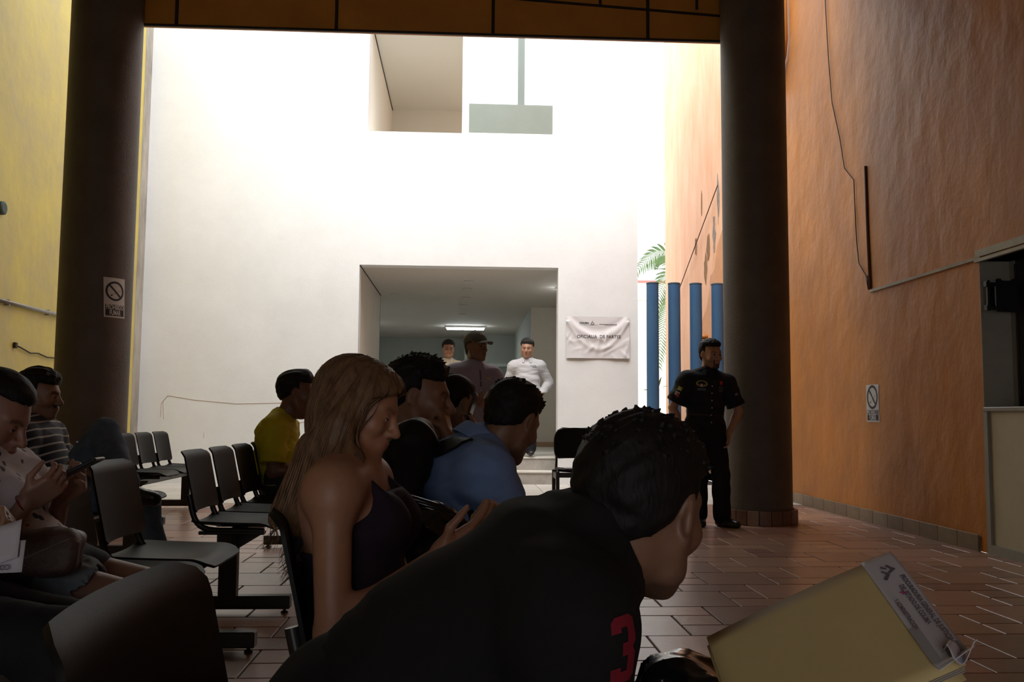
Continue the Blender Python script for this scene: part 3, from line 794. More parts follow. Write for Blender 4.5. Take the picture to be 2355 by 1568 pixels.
def hand(J, n, spread=0.0):
    w, d, nn, c, tside = J['hand' + n]; s = J['s']; q = 1 if n == 'L' else -1
    l = np.cross(d, nn) * (-q) * tside          # towards the thumb
    R = np.stack([d, l, nn]); o = []
    o.append(U_(BX(w + d * 0.050 * s, R, (0.047 * s, 0.039 * s, 0.014 * s), 0.012 * s), 0.016))
    o.append(U_(EL(w + d * 0.035 * s + l * 0.022 * s + nn * 0.008, R, (0.032 * s, 0.016 * s, 0.014 * s)), 0.012))
    for i, L in enumerate((0.070, 0.078, 0.072, 0.056)):
        b = w + d * (0.092 - 0.004 * abs(i - 1)) * s + l * (0.029 - 0.0195 * i) * s
        dd = nrm(d + l * (0.06 - 0.04 * i) * (1 + spread)); ang = 0.25 * c; r = 0.0090 * s
        for sgl, rr in ((0.45, 0.0086), (0.30, 0.0078), (0.25, 0.0068)):
            ang += c * 0.75; v = dd * math.cos(ang) + nn * math.sin(ang); e = b + v * L * s * sgl
            o.append(U_(RC(b, e, r, rr * s), 0.004)); b = e; r = rr * s
    b = w + d * 0.028 * s + l * 0.030 * s
    v = nrm(d * 0.62 + l * 0.62 + nn * (0.2 + 0.3 * c)); e = b + v * 0.038 * s
    o.append(U_(RC(b, e, 0.0115 * s, 0.0100 * s), 0.010))
    v = nrm(d * 0.85 + l * (0.30 - 0.3 * c) + nn * 0.55 * c); e2 = e + v * 0.030 * s
    o.append(U_(RC(e, e2, 0.0100 * s, 0.0085 * s), 0.004)); o.append(U_(RC(e2, e2 + nrm(v + nn * 0.3 * c) * 0.024 * s, 0.0085 * s, 0.0065 * s), 0.003))
    return o
def lw(J, *p): return J['hc'] + J['hs'] * (np.asarray(p, float) @ J['Rh'])
def local_head(J, v): return ((v - J['hc']) @ J['Rh'].T) / J['hs']
def headops(J, female=False, jaw=1.0, nose=1.0, double_chin=0.0):
    br = 0.0105 if female else 0.0125
    h = J['hs']; R = J['Rh']; W = lambda *p: lw(J, *p); o = []
    E = lambda c, r, k: o.append(U_(EL(W(*c), R, np.array(r) * h), k * h))
    C = lambda a, b, r1, r2, k: o.append(U_(RC(W(*a), W(*b), r1 * h, r2 * h), k * h))
    E((-0.014, 0, 0.034), (0.098, 0.077, 0.086), 0.03)
    E((0.030, 0, -0.012), (0.064, 0.066, 0.082), 0.03)
    for q in (-1, 1):
        C((-0.004, q * 0.055 * jaw, -0.045), (0.010, q * 0.050 * jaw, -0.078), 0.020, 0.017, 0.03)
        C((0.010, q * 0.050 * jaw, -0.078), (0.070, q * 0.016, -0.108), 0.017, 0.015, 0.02)
    E((0.050, 0, -0.082), (0.042, 0.038, 0.030), 0.03)
    E((0.076, 0, -0.104), (0.019, 0.022, 0.017), 0.015)
    if double_chin: E((0.03, 0, -0.11), (0.05, 0.05, 0.03 + double_chin), 0.03)
    for q in (-1, 1):
        C((0.084, q * 0.010, 0.022), (0.066, q * 0.048, 0.022), br, br - 0.001, 0.014)       # brow
        E((0.060, q * 0.044, -0.028), (0.026, 0.024, 0.024), 0.02)                             # cheek
    C((0.086, 0, 0.016), (0.110 + 0.004 * nose, 0, -0.030), 0.0085, 0.0115, 0.010)             # nose
    E((0.108 + 0.006 * nose, 0, -0.034), (0.013, 0.012, 0.011), 0.008)
    for q in (-1, 1): E((0.100, q * 0.013, -0.037), (0.013, 0.0085, 0.0085), 0.006)
    E((0.086, 0, -0.066), (0.018, 0.030, 0.022), 0.015)                                        # muzzle
    for q in (-1, 1): o.append(S_(EL(W(0.096, q * 0.032, 0.000), R, np.array((0.017, 0.019, 0.0125)) * h), 0.010 * h))
    for q in (-1, 1): E((0.0745, q * 0.0315, 0.000), (0.0150, 0.0165, 0.0125), 0.003)
    lp = 1.2 if female else 1.0
    E((0.0995, 0, -0.0605), (0.0085, 0.022, 0.0052 * lp), 0.004); E((0.0975, 0, -0.0715), (0.0090, 0.019, 0.0062 * lp), 0.004)
    o.append(S_(RC(W(0.109, -0.022, -0.066), W(0.109, 0.022, -0.066), 0.0022 * h, 0.0022 * h), 0.003 * h))
    for q in (-1, 1):                                                                           # ears
        Re = np.stack([nrm(R[0] * 0.86 + R[1] * q * -0.35 + R[2] * -0.15), nrm(R[1] * q * 0.9 + R[0] * 0.4), nrm(R[2] + R[0] * -0.18)])
        o.append(U_(EL(W(-0.012, q * 0.079, 0.002), Re, np.array((0.0185, 0.0085, 0.030)) * h), 0.008 * h))
        o.append(U_(EL(W(-0.004, q * 0.074, -0.026), Re, np.array((0.010, 0.008, 0.011)) * h), 0.006 * h))
        o.append(S_(EL(W(-0.008, q * 0.0885, 0.004), Re, np.array((0.0105, 0.0055, 0.019)) * h), 0.004 * h))
    return o
def hairline(J, a=0.80, b=0.000, front=0.066, ear=True):
    """positive outside the hair region"""
    def f(p):
        q = local_head(J, p); x, y, z = q[:, 0], np.abs(q[:, 1]), q[:, 2]
        wav = 0.0012 * np.sin(q[:, 1] * 260) + 0.001 * np.sin(q[:, 1] * 530 + 1)
        d1 = (a * x + b - z) / math.hypot(1, a) + wav
        d2 = np.minimum(x - 0.012, front + 0.05 * np.maximum(y - 0.03, 0) - z) + wav             # keep the forehead free
        d = np.maximum(d1, d2)
        if ear:
            d3 = 0.027 - np.sqrt(((x + 0.008) / 1.0) ** 2 + ((z + 0.006) / 1.25) ** 2); d = np.maximum(d, np.where(y > 0.05, d3, -1))
        return d * J['hs']
    return FN(f)
def hair_short(J, t=0.010, top=0.006, a=0.80, b=0.0, front=0.066, amp=0.004, freq=170, seed=1, ear=True, quiff=0.0, ramp=0.034):
    """scalp shell whose thickness grows away from the hairline"""
    h = J['hs']; R = J['Rh']
    o = [U_(EL(lw(J, -0.014, 0, 0.034), R, np.array((0.099, 0.078, 0.087)) * h), 0.02 * h),
         U_(EL(lw(J, 0.004, 0, 0.055), R, np.array((0.073, 0.066, 0.062)) * h), 0.02 * h),
         U_(EL(lw(J, -0.050, 0, -0.03), R, np.array((0.040, 0.056, 0.06)) * h), 0.02 * h)]
    hl = hairline(J, a, b, front, ear); tf = tuft(seed, amp * h, freq / h, (R[1] + 0.3 * R[0], R[2] - 0.4 * R[0]))
    def grow(p):
        k = np.clip(-hl.d(p) / (ramp * h), 0, 1); k = k * (2 - k); q = local_head(J, p)
        tt = t + top * np.clip((q[:, 2] - 0.04) / 0.06, 0, 1) + quiff * np.exp(-((q[:, 0] - 0.06) / 0.035) ** 2) * (q[:, 2] > 0.05)
        return -h * (0.0022 + tt * k) + tf(p) * (0.25 + 0.75 * k)
    o.append(N_(grow)); o.append(I_(hl, 0.003 * h))
    return o
def skin_color(J, base, lips=(1.0, 0.62, 0.6), stub=0.0, mous=0.0, brow=0.08, goatee=0.0):
    base = np.array(base)
    def f(v):
        c = np.tile(base, (len(v), 1)); q = local_head(J, v); x, y, z = q[:, 0], q[:, 1], q[:, 2]; ay = np.abs(y)
        inh = (np.abs(q) < 0.14).all(1)
        br = inh & (x > 0.055) & (np.abs(z - 0.0235 + 1.6 * (ay - 0.034) ** 2 * 10) < 0.0055) & (ay > 0.011) & (ay < 0.052)
        c[br] = base * (0.35 + 0.65 * brow)
        lp = inh & (x > 0.085) & (x > 0.094) & (((y / 0.021) ** 2 + ((z + 0.066) / 0.0085) ** 2) < 1); c[lp] = base * np.array(lips)
        if stub:
            st = inh & (x > -0.01) & (z < -0.045) & (z > -0.125) & ~lp; c[st] = c[st] * (1 - stub)
        if mous:
            st = inh & (x > 0.085) & (ay < 0.030) & (z < -0.044) & (z > -0.058); c[st] = base * (1 - mous)
        if goatee:
            st = inh & (x > 0.06) & (((ay < 0.032) & (z < -0.076)) | ((ay > 0.024) & (ay < 0.034) & (z < -0.045))) & ~lp; c[st] = base * (1 - goatee)
        ck = inh & (x > 0.02); c[ck] = c[ck] * np.array((1.03, 0.97, 0.95))
        return np.clip(c, 0, 1)
    return f
def attr_mat(name, rough=0.5, spec=0.4, bump=0.0, bscale=120, sss=0.0):
    m = bpy.data.materials.new(name); m.use_nodes = True; nt = m.node_tree; b = nt.nodes['Principled BSDF']
    at = _n(nt, 'ShaderNodeAttribute', -400, 0); at.attribute_name = 'Col'
    nz = _n(nt, 'ShaderNodeTexNoise', -700, -200); nz.inputs['Scale'].default_value = 60
    tc = _n(nt, 'ShaderNodeTexCoord', -900, -200); nt.links.new(tc.outputs['Object'], nz.inputs['Vector'])
    mr = _n(nt, 'ShaderNodeMapRange', -500, -200); mr.inputs['To Min'].default_value = 0.85; mr.inputs['To Max'].default_value = 1.12
    nt.links.new(nz.outputs['Fac'], mr.inputs['Value'])
    mx = _n(nt, 'ShaderNodeMix', -200, 0, data_type='RGBA', blend_type='MULTIPLY'); mx.inputs[0].default_value = 1.0
    nt.links.new(at.outputs['Color'], mx.inputs[6]); nt.links.new(mr.outputs[0], mx.inputs[7])
    nt.links.new(mx.outputs[2], b.inputs['Base Color']); b.inputs['Roughness'].default_value = rough; b.inputs['Specular IOR Level'].default_value = spec
    MATS[name] = m; return m
m_skin = attr_mat('skin', 0.48, 0.45)
m_eye = attr_mat('eye_surface', 0.15, 0.5)
def hair_mat(name, c, rough=0.62, c2=None):
    return mat(name, c, rough, color2=c2 or tuple(v * 0.45 for v in c), vscale=70, bump=0.7, bscale=190, stretch=(1, 1, 0.35), spec=0.22, bdist=0.003)
m_hair = hair_mat('black_hair', (0.014, 0.011, 0.010))
def eyes(J, root, body, iris=(0.02, 0.012, 0.008), skin=(0.3, 0.15, 0.1)):
    down = J['Rh'][0][2] < -0.2; lid = -0.15 if down else 0.34; n, m = 20, 16
    for q in (-1, 1):
        c = lw(J, 0.0765, q * 0.0315, 0.000); r = 0.0138 * J['hs']; V = []; F = []
        for i in range(m + 1):
            th = math.pi * i / m
            for k in range(n):
                ph = 2 * math.pi * k / n; V.append((math.cos(th), math.sin(th) * math.cos(ph), math.sin(th) * math.sin(ph)))
        for i in range(m):
            for k in range(n): F.append((i * n + k, i * n + (k + 1) % n, (i + 1) * n + (k + 1) % n, (i + 1) * n + k))
        V = np.array(V); cc = np.where(V[:, :1] > 0.80, np.array([iris]), np.array([[0.45, 0.40, 0.36]]))
        # lids: upper part of the ball takes skin-dark tone
        cc[V[:, 2] > lid] = np.array((0.012, 0.008, 0.007)); cc[V[:, 2] > lid + 0.16] = np.array(skin) * 0.9; cc[V[:, 2] < -0.45] = np.array(skin) * 0.95
        P = c + r * (V @ J['Rh']) - np.array(root.location)
        o = mesh_obj('eye', P, F, m_eye, body, True)
        at = o.data.attributes.new('Col', 'FLOAT_COLOR', 'POINT'); at.data.foreach_set('color', np.concatenate([cc, np.ones((len(V), 1))], 1).ravel())
def collar_ring(J, root, material, name='collar', r=0.074, hgt=0.040, drop=0.030, openang=30, spread=0.024, tilt=0.0, parent=None):
    """folded shirt collar around the neck base"""
    s = J['s']; R1 = J['R1']; up = nrm(J['hc'] - J['nb'] + R1[2] * 0.10 - R1[0] * 0.03); F = nrm(R1[0] - up * (R1[0] @ up)); L = np.cross(up, F)
    c = J['nb'] + up * 0.040 * s; base = np.array(root.location)
    mb = MB()
    def fn(u, v):
        a = math.radians(openang + (360 - 2 * openang) * u); fr = (1 + math.cos(a)) / 2
        # v 0..0.5 inner stand rising, 0.5..1 outer fold falling
        if v < 0.5:
            k = v * 2; rad = r + 0.004 * (1 - k); z = -0.012 + (hgt - 0.014 * fr) * k
        else:
            k = v * 2 - 1; rad = r + 0.004 + (spread + 0.014 * fr) * k; z = (hgt - 0.014 * fr) - 0.012 - (drop + 0.022 * fr ** 3 + (hgt - 0.02)) * k * 0.95 + 0.004 * math.sin(k * 3.14)
        p = c + F * math.cos(a) * rad * s * 1.05 + L * math.sin(a) * rad * s + up * z * s
        return tuple(p - base)
    mb.slab(fn, 30, 10, 0.003)
    return mb.build(name, material, parent if parent is not None else root, True, 60)
def project_patch(ops, pts, n, offset=0.0015, reach=0.12):
    """slide points along -n until they meet the surface, then lift by offset"""
    p = np.array(pts, float) + n * reach; d = -np.asarray(n, float)
    for _ in range(40):
        e = sdf_eval(ops, p); p = p + d * np.clip(e, -0.02, 0.02)[:, None]
    return p - d * offset
def decal(name, VF, ops, origin, ex, ey, material, root, parent, sub=0.006, offset=0.0015):
    """lettering or badge laid onto a garment: 2D triangles subdivided, then projected"""
    bm = bmesh.new(); vs_ = [bm.verts.new((x, y, 0)) for x, y in VF[0]]
    for f in VF[1]:
        try: bm.faces.new([vs_[i] for i in f])
        except ValueError: pass
    bmesh.ops.triangulate(bm, faces=bm.faces[:])
    for _ in range(5):
        es = [e for e in bm.edges if e.calc_length() > sub]
        if not es: break
        bmesh.ops.subdivide_edges(bm, edges=es, cuts=1); bmesh.ops.triangulate(bm, faces=[f for f in bm.faces if len(f.verts) > 3])
    V = np.array([v.co[:2] for v in bm.verts]); bm.verts.index_update(); F = [tuple(v.index for v in f.verts) for f in bm.faces]; bm.free()
    ex, ey = nrm(ex), nrm(ey); n = np.cross(ex, ey)
    P = project_patch(ops, np.asarray(origin) + V[:, :1] * ex + V[:, 1:] * ey, n, offset)
    return mesh_obj(name, P - np.array(root.location), F, material, parent, True)
def cloth(name, c, rough=0.8, var=0.10, sheen=0.0, bscale=500, vscale=14):
    return mat(name, c, rough, var=var, vscale=vscale, bump=0.25, bscale=bscale, spec=0.25, sheen=sheen, bdist=0.002)

def spikes(J, ho, hair, root, n, L, seed, up=0.55, material=None):
    """short tufts standing off the hair, one mesh"""
    rs = np.random.RandomState(seed); d = rs.normal(size=(n, 3)); d[:, 2] = np.abs(d[:, 2]) + 0.5; d /= np.linalg.norm(d, axis=1)[:, None]
    p = J['hc'] + 0.03 * J['Rh'][2] + (d @ J['Rh']) * 0.2
    def grad(p):
        e = 1.5e-3; g = np.stack([sdf_eval(ho, p + e * np.eye(3)[k]) - sdf_eval(ho, p - e * np.eye(3)[k]) for k in range(3)], -1)
        return g / (np.linalg.norm(g, axis=1)[:, None] + 1e-9)
    for _ in range(14): p = p - grad(p) * np.clip(sdf_eval(ho, p) + 0.003, -0.03, 0.03)[:, None]
    g = grad(p); mb = MB(); base = np.array(root.location)
    for i in range(n):
        t = nrm(g[i] * up + J['Rh'][0] * rs.uniform(-0.4, 0.6) + J['Rh'][1] * rs.normal() * 0.5 + J['Rh'][2] * 0.2); l = L * rs.uniform(0.5, 1.2)
        mb.tube([tuple(p[i] - base), tuple(p[i] + t * l * 0.5 - base), tuple(p[i] + t * l + J['Rh'][0] * l * 0.25 - base)], [0.006, 0.0042, 0.0006], 5)
    o = mb.build('hair_tufts', material or m_hair, hair, True); o['kind'] = 'stuff'
# ================================================================== THE PEOPLE
X_, Y_, Z_ = A_(1, 0, 0), A_(0, 1, 0), A_(0, 0, 1)
def body_of(root, J, h, skin, female=False, arms=(2.0, 2.0), legs_bare=2.0, color=None, shrink=-0.012, w=1.0, bust=0.0, headkw={}, hands='LR', torso_g=None, legw=1.0):
    o = torso(J, shrink if torso_g is None else torso_g, w, bust=bust)
    o += neckops(J)
    for n in 'LR':
        o += arm(J, n, 0.0, 2.0, w=0.95 if not female else 0.86)
        o += leg(J, n, -0.008 if legs_bare < 2 or True else 0, 2.0, w=legw)
        o += foot(J, n, -0.008)
    o += headops(J, female, **headkw)
    for n in hands: o += hand(J, n)
    b = sdf_obj('body', o, h, m_skin, root, color=color or skin_color(J, skin))
    eyes(J, root, b, skin=skin)
    return b, o
def torso_coord(J):
    R1 = J['R1']; P = J['P']
    def f(v):
        q = v - P; return np.stack([q @ R1[0], q @ R1[1], q @ R1[2]], -1)
    return f
def shirt_ops(J, g=0.014, w=1.0, sleeve=0.75, belly=0.0, bust=0.0, hem=-0.10, seed=1, fold=0.005, freq=55, neck=0.005, cuff=0.006, slw=1.0, armg=None):
    o = torso(J, g, w, belly, bust)
    for n in 'LR': o += arm(J, n, (g if armg is None else armg) + 0.004, sleeve, w=slw, cuff=cuff)
    o.append(N_(folds(seed, fold, freq, J['R0'][2])))
    o.append(I_(PL(J['P'] + J['R0'][2] * hem, -J['R0'][2]), 0.01))
    if sleeve < 1:
        for n in 'LR':
            a, e = J['sh' + n], J['el' + n]; d = nrm(e - a); c = a + (e - a) * sleeve
            def cutf(p, c=c, d=d): return np.where(np.linalg.norm(p - c, axis=1) < 0.13, np.maximum((p - c) @ d, -9), -1.0)
            o.append(I_(FN(cutf), 0.003))
    nk = neckops(J, neck)[0][1]; nk.b = None
    o.append(S_(nk, 0.006))
    return o
def trouser_ops(J, g=0.014, upto=1.93, w=1.0, seed=3, fold=0.005, freq=45, top=0.10, flare=0.012, hips=1.0):
    s = J['s']; R0 = J['R0']
    o = [U_(EL(J['P'] + R0[2] * 0.02 * s, R0, (0.108 * s * w + g, 0.165 * s * w * hips + g, 0.12 * s + g)), 0.05)]
    for n in 'LR': o += leg(J, n, g, upto, w, flare=flare)
    o.append(N_(folds(seed, fold, freq)))
    P0 = J['P'] + R0[2] * top
    o.append(I_(FN(lambda p: np.where(np.linalg.norm(p - J['P'], axis=1) < 0.26, (p - P0) @ R0[2], -1.0)), 0.0))
    return o
def shoes(J, root, h, material):
    for n in 'LR': sdf_obj('shoe', foot(J, n, 0.006), h, material, root)
def seat_legs(J_side, x, y, dx=0.42, z=0.09, spread=0.10, kz=1):
    pass
def sit_leg(x, y, fx, fz=0.085): return dict(w=A_(x + fx, y, fz), k=A_(0.6, 0, 1))
SK = (0.30, 0.155, 0.095)          # warm brown skin
SKD = (0.24, 0.118, 0.070)
SKL = (0.40, 0.22, 0.145)
m_shoe = mat('black_leather', (0.012, 0.011, 0.011), 0.35, var=0.1, vscale=30)
m_jeans = cloth('blue_denim', (0.085, 0.11, 0.145), 0.85, var=0.25, vscale=18)
m_blackt = cloth('black_trouser_cloth', (0.010, 0.010, 0.012), 0.8)
m_brownt = cloth('dark_trouser_cloth', (0.030, 0.028, 0.030), 0.8)

# ---------------- man in the black hooded top, leaning forward in the foreground
def man_hoodie():
    r = thing('person', 'person in black hooded top with a red numeral on the sleeve, leaning forward', 'person', (-0.05, 1.18, 0))
    J = skeleton((-0.150, 1.195, 0.600), 0, 1.55, nb=(0.160, 1.180, 0.815), hc=(0.233, 1.197, 0.881), head=(52, 8, -4), hs=0.965, bow=0.028, sw=1.0,
                 armR=dict(w=(0.300, 0.845, 0.605), e=A_(-0.1, 0.2, -1), d=A_(0.30, -0.60, 0.35), n=A_(0, 0.2, 1), c=0.55), armL=dict(w=(0.353, 1.277, 0.597), e=A_(-0.5, 0.4, -0.6), d=A_(1, -0.3, 0), c=0.8),
                 legL=dict(w=(0.28, 1.29, 0.085), k=A_(1, 0.2, 1)), legR=dict(w=(0.27, 1.07, 0.085), k=A_(1, -0.1, 1)))
    K = 0.85; J['chest'] = J['chest'] + J['R1'][0] * 0.034
    b, bo = body_of(r, J, 0.0052, SKD, color=skin_color(J, SKD, stub=0.15), headkw=dict(jaw=1.0))
    ho = hair_short(J, 0.010, 0.004, a=0.66, b=0.010, front=0.050, amp=0.0030, freq=130, seed=5); ha = sdf_obj('hair', ho, 0.0045, m_hair, r); spikes(J, ho, ha, r, 130, 0.011, 2, 0.18)
    m = cloth('black_hoodie_fleece', (0.0125, 0.0115, 0.011), 0.95, var=0.15)
    so = torso(J, 0.014, 0.96)
    for n in 'LR': so += arm(J, n, 0.014, 1.92, w=1.02)
    s = 1.0; nbp = J['nb']; R1 = J['R1']
    so.append(U_(RC(nbp - R1[1] * 0.05 + R1[0] * -0.047 + R1[2] * 0.02, nbp + R1[1] * 0.05 + R1[0] * -0.047 + R1[2] * 0.02, 0.034, 0.034), 0.03))   # hood bunched at the nape
    so.append(U_(RC(nbp + R1[0] * -0.072 - R1[2] * 0.038 - R1[1] * 0.042, nbp + R1[0] * -0.072 - R1[2] * 0.038 + R1[1] * 0.042, 0.030, 0.030), 0.04))
    so.append(N_(folds(11, 0.007, 45, J['R0'][2])))
    so.append(I_(PL(J['P'] - J['R0'][2] * 0.12, -J['R0'][2]), 0.01))
    nk = neckops(J, 0.008)[0][1]; so.append(S_(nk, 0.008))
    sh = sdf_obj('hoodie', so, 0.0062, m, r)
    hood = [U_(RC(nbp + K * (R1[0] * a + R1[1] * b_ + R1[2] * c), nbp + K * (R1[0] * a2 + R1[1] * b2 + R1[2] * c2), 0.018, 0.018), 0.02) for (a, b_, c), (a2, b2, c2) in
            (((-0.075, -0.03, 0.045), (-0.075, 0.03, 0.045)), ((-0.075, -0.03, 0.045), (-0.045, -0.075, 0.02)), ((-0.045, -0.075, 0.02), (0.03, -0.072, -0.02)), ((-0.075, 0.03, 0.045), (-0.045, 0.075, 0.02)), ((-0.045, 0.075, 0.02), (0.03, 0.085, -0.02)), ((0.03, -0.072, -0.02), (0.075, -0.04, -0.045)), ((0.03, 0.085, -0.02), (0.075, 0.04, -0.045)))]
    hood.append(N_(folds(5, 0.006, 70))); sdf_obj('hood', hood, 0.006, m, r)
    # block numeral on the right sleeve
    def three():
        P = [(-.5, .62), (-.5, .86), (-.32, 1), (.32, 1), (.5, .84), (.5, .18), (.36, 0), (.5, -.18), (.5, -.84), (.32, -1), (-.32, -1), (-.5, -.86), (-.5, -.52), (-.14, -.52), (-.14, -.66), (.12, -.66), (.12, -.20), (-.10, -.20), (-.10, .20), (.12, .20), (.12, .66), (-.14, .66), (-.14, .52), (-.5, .52)]
        import mathutils
        tri = mathutils.geometry.tessellate_polygon([[Vector((x, y, 0)) for x, y in P]])
        return P, [tuple(t) for t in tri]
    V, F = three(); V = [(x * 0.037, y * 0.034) for x, y in V]
    a, e = J['shR'], J['elR']; d = nrm(a - e); mid = a + (e - a) * 0.12
    nn = nrm(A_(0.85, -1, 0.05)); nn = nrm(nn - d * (nn @ d)); ex = np.cross(d, nn)
    decal('sleeve_numeral', (V, F), so, mid, ex, d, mat('red_numeral', (0.22, 0.008, 0.022), 0.7, var=0.12, vscale=60), r, sh, 0.007, 0.002)
    sdf_obj('trousers', trouser_ops(J, 0.016), 0.009, m_blackt, r); shoes(J, r, 0.008, m_shoe)
    return J
J_hood = man_hoodie()

# ---------------- woman with long hair and dark sleeveless top
def woman_long():
    r = thing('person', 'person with long light brown hair and dark purple sleeveless top, looking down at her hands', 'person', (-0.15, 1.95, 0))
    J = skeleton((-0.165, 1.95, 0.545), 0, 1.58, nb=(-0.242, 1.955, 0.905), hc=(-0.222, 1.965, 1.016), head=(-7, 20, 2), hs=0.85, bow=0.03, sw=0.98, twist=-6,
                 armR=dict(w=(-0.050, 1.80, 0.722), e=A_(-0.1, -0.25, -1), d=A_(0.8, 0.25, 0.52), n=A_(-0.3, 0.6, 0.7), c=0.22), armL=dict(w=(0.0, 1.99, 0.715), e=A_(-0.1, 0.4, -1), d=A_(0.8, -0.35, 0.5), n=A_(-0.3, -0.6, 0.7), c=0.6),
                 legL=dict(w=(0.30, 2.03, 0.085), k=A_(1, 0, 1)), legR=dict(w=(0.30, 1.86, 0.085), k=A_(1, 0, 1)))
    b, bo = body_of(r, J, 0.0046, SKL, female=True, torso_g=-0.004, w=0.92, bust=0.055, color=skin_color(J, (0.36, 0.17, 0.10), lips=(0.95, 0.62, 0.62), brow=0.45), headkw=dict(jaw=0.90, nose=1.0))
    m = cloth('dark_purple_knit', (0.022, 0.013, 0.022), 0.85)
    R1 = J['R1']; o = torso(J, 0.006, 0.92, bust=0.066)
    o.append(N_(folds(4, 0.003, 50, J['R0'][2]))); o.append(I_(PL(J['P'] - J['R0'][2] * 0.1, -J['R0'][2]), 0.01))
    c = J['chest']
    def cut(p):
        q = (p - c) @ R1.T; x, y, z = q[:, 0], np.abs(q[:, 1]), q[:, 2]
        top = np.where(x > 0.01, z - 0.030 + 1.5 * np.maximum(y - 0.092, 0), z + 0.070 + 0.6 * np.maximum(y - 0.10, 0))      # neckline front / back, armholes
        return top
    o.append(I_(FN(cut), 0.004))
    o.append(U_(RC(c + R1[0] * 0.105 + R1[1] * -0.085 + R1[2] * 0.02, J['nb'] - R1[1] * 0.085 - R1[2] * 0.010 + R1[0] * 0.02, 0.013, 0.012), 0.006))
    o.append(U_(RC(c + R1[0] * 0.105 + R1[1] * 0.085 + R1[2] * 0.02, J['nb'] + R1[1] * 0.085 - R1[2] * 0.010 + R1[0] * 0.02, 0.013, 0.012), 0.006))
    for q in (-1, 1):
        o.append(U_(RC(J['nb'] + R1[1] * q * 0.085 - R1[2] * 0.010 + R1[0] * 0.02, c + R1[0] * -0.085 + R1[1] * q * 0.09 - R1[2] * 0.06, 0.012, 0.012), 0.006))
    top = sdf_obj('sleeveless_top', o, 0.006, m, r)
    # green camisole strap at the back
    pts = [c + R1[0] * -0.105 + R1[1] * -0.055 + R1[2] * (-0.10 + 0.03 * k) for k in range(5)]
    P = project_patch(bo, [p - R1[0] * 0.02 for p in pts], -R1[0], 0.002)
    MB().tube([tuple(p - np.array(r.location)) for p in P], 0.005, 8, ry=0.6).build('camisole_strap', mat('lime_strap', (0.42, 0.50, 0.10), 0.6), r, True)
    # long hair: volume falling over the back plus loose locks
    mh = hair_mat('light_brown_hair', (0.20, 0.105, 0.048), 0.45, (0.075, 0.036, 0.020))
    h = J['hs']; R = J['Rh']; W = lambda *p: lw(J, *p)
    ho = [U_(EL(W(-0.018, 0, 0.040), R, np.array((0.108, 0.090, 0.090)) * h), 0.03), U_(EL(W(0.03, 0, 0.068), R, np.array((0.066, 0.072, 0.045)) * h), 0.03)]
    e1 = W(-0.036, -0.01, -0.03); e2 = A_(-0.252, 1.945, 0.895); e3 = A_(-0.312, 1.935, 0.790); e4 = A_(-0.335, 1.93, 0.715)
    ho += [U_(RC(W(-0.04, 0, 0.03), e1, 0.082 * h, 0.076 * h), 0.03), U_(RC(e1, e2, 0.062, 0.058, Y_, 1.45), 0.03), U_(RC(e2, e3, 0.070, 0.048, Y_, 1.5), 0.03), U_(RC(e3, e4, 0.046, 0.018, Y_, 1.6), 0.03)]
    for q in (-1, 1):     # curtains beside the face
        a1 = W(0.035, q * 0.072, 0.035); a2 = W(-0.005, q * 0.088, -0.055); a3 = W(-0.045, q * 0.095, -0.13)
        ho += [U_(RC(a1, a2, 0.022 * h, 0.028 * h), 0.03), U_(RC(a2, a3, 0.028 * h, 0.026 * h), 0.03), U_(RC(a3, a3 + A_(-0.07, q * 0.01, -0.14), 0.026, 0.012), 0.03)]
    a1 = W(-0.0, 0.085, -0.09); ho += [U_(RC(a1, a1 + A_(0.045, 0.005, -0.12), 0.024, 0.010), 0.02)]
    up = nrm(A_(0.35, 0, 1))
    def strands(p):
        q = p - J['hc']; ql = local_head(J, p); ph = np.arctan2(ql[:, 1], -(ql[:, 0] - 0.03)); k = np.clip((ql[:, 2] + 0.10) / 0.10, 0, 1)
        u = q @ nrm(A_(0.94, 0.1, -0.33)); v = q[:, 1]
        return (1 - k) * (0.0026 * np.sin(v * 190 + 1.6 * np.sin(q[:, 2] * 14) + u * 25) + 0.004 * np.sin(v * 70 + 5 * u + 4 * q[:, 2]) + 0.002 * np.sin(u * 150 + 2 * np.sin(q[:, 2] * 9))) + k * (0.0010 * np.sin(ph * 46 + 0.6 * np.sin(ql[:, 2] * 40)) + 0.0016 * np.sin(ph * 17 + 1))
    ho.append(N_(strands))
    def face(p):
        q = local_head(J, p); x, y, z = q[:, 0], np.abs(q[:, 1]), q[:, 2]
        w = 0.056 + 0.004 * np.sin(z * 120)
        # opening in front of the face, wider below the fringe parting
        d = np.minimum.reduce([x - (0.022 + 0.35 * np.maximum(y - 0.045, 0)), 0.074 - 0.5 * (y - 0.02) - z + 0.1 * (x - 0.08), w + 0.035 - y])
        return d * h
    ho.append(I_(FN(face), 0.008))
    hobj = sdf_obj('hair', ho, 0.0048, mh, r)
    rs = np.random.RandomState(3); mb = MB(); base = np.array(r.location)
    # locks that follow the hair surface downwards
    n_ = 260; d0 = rs.normal(size=(n_, 3)); d0[:, 2] = np.abs(d0[:, 2]) * 0.9; d0[:, 0] -= 0.9; d0[:, 1] -= 0.5; d0 /= np.linalg.norm(d0, axis=1)[:, None]
    p = J['hc'] + A_(-0.03, 0, 0.02) + d0 * 0.20
    def grad(p):
        e = 1.5e-3; g = np.stack([sdf_eval(ho, p + e * np.eye(3)[k]) - sdf_eval(ho, p - e * np.eye(3)[k]) for k in range(3)], -1)
        return g / (np.linalg.norm(g, axis=1)[:, None] + 1e-9)
    for _ in range(14): p = p - grad(p) * np.clip(sdf_eval(ho, p) - 0.001, -0.03, 0.03)[:, None]
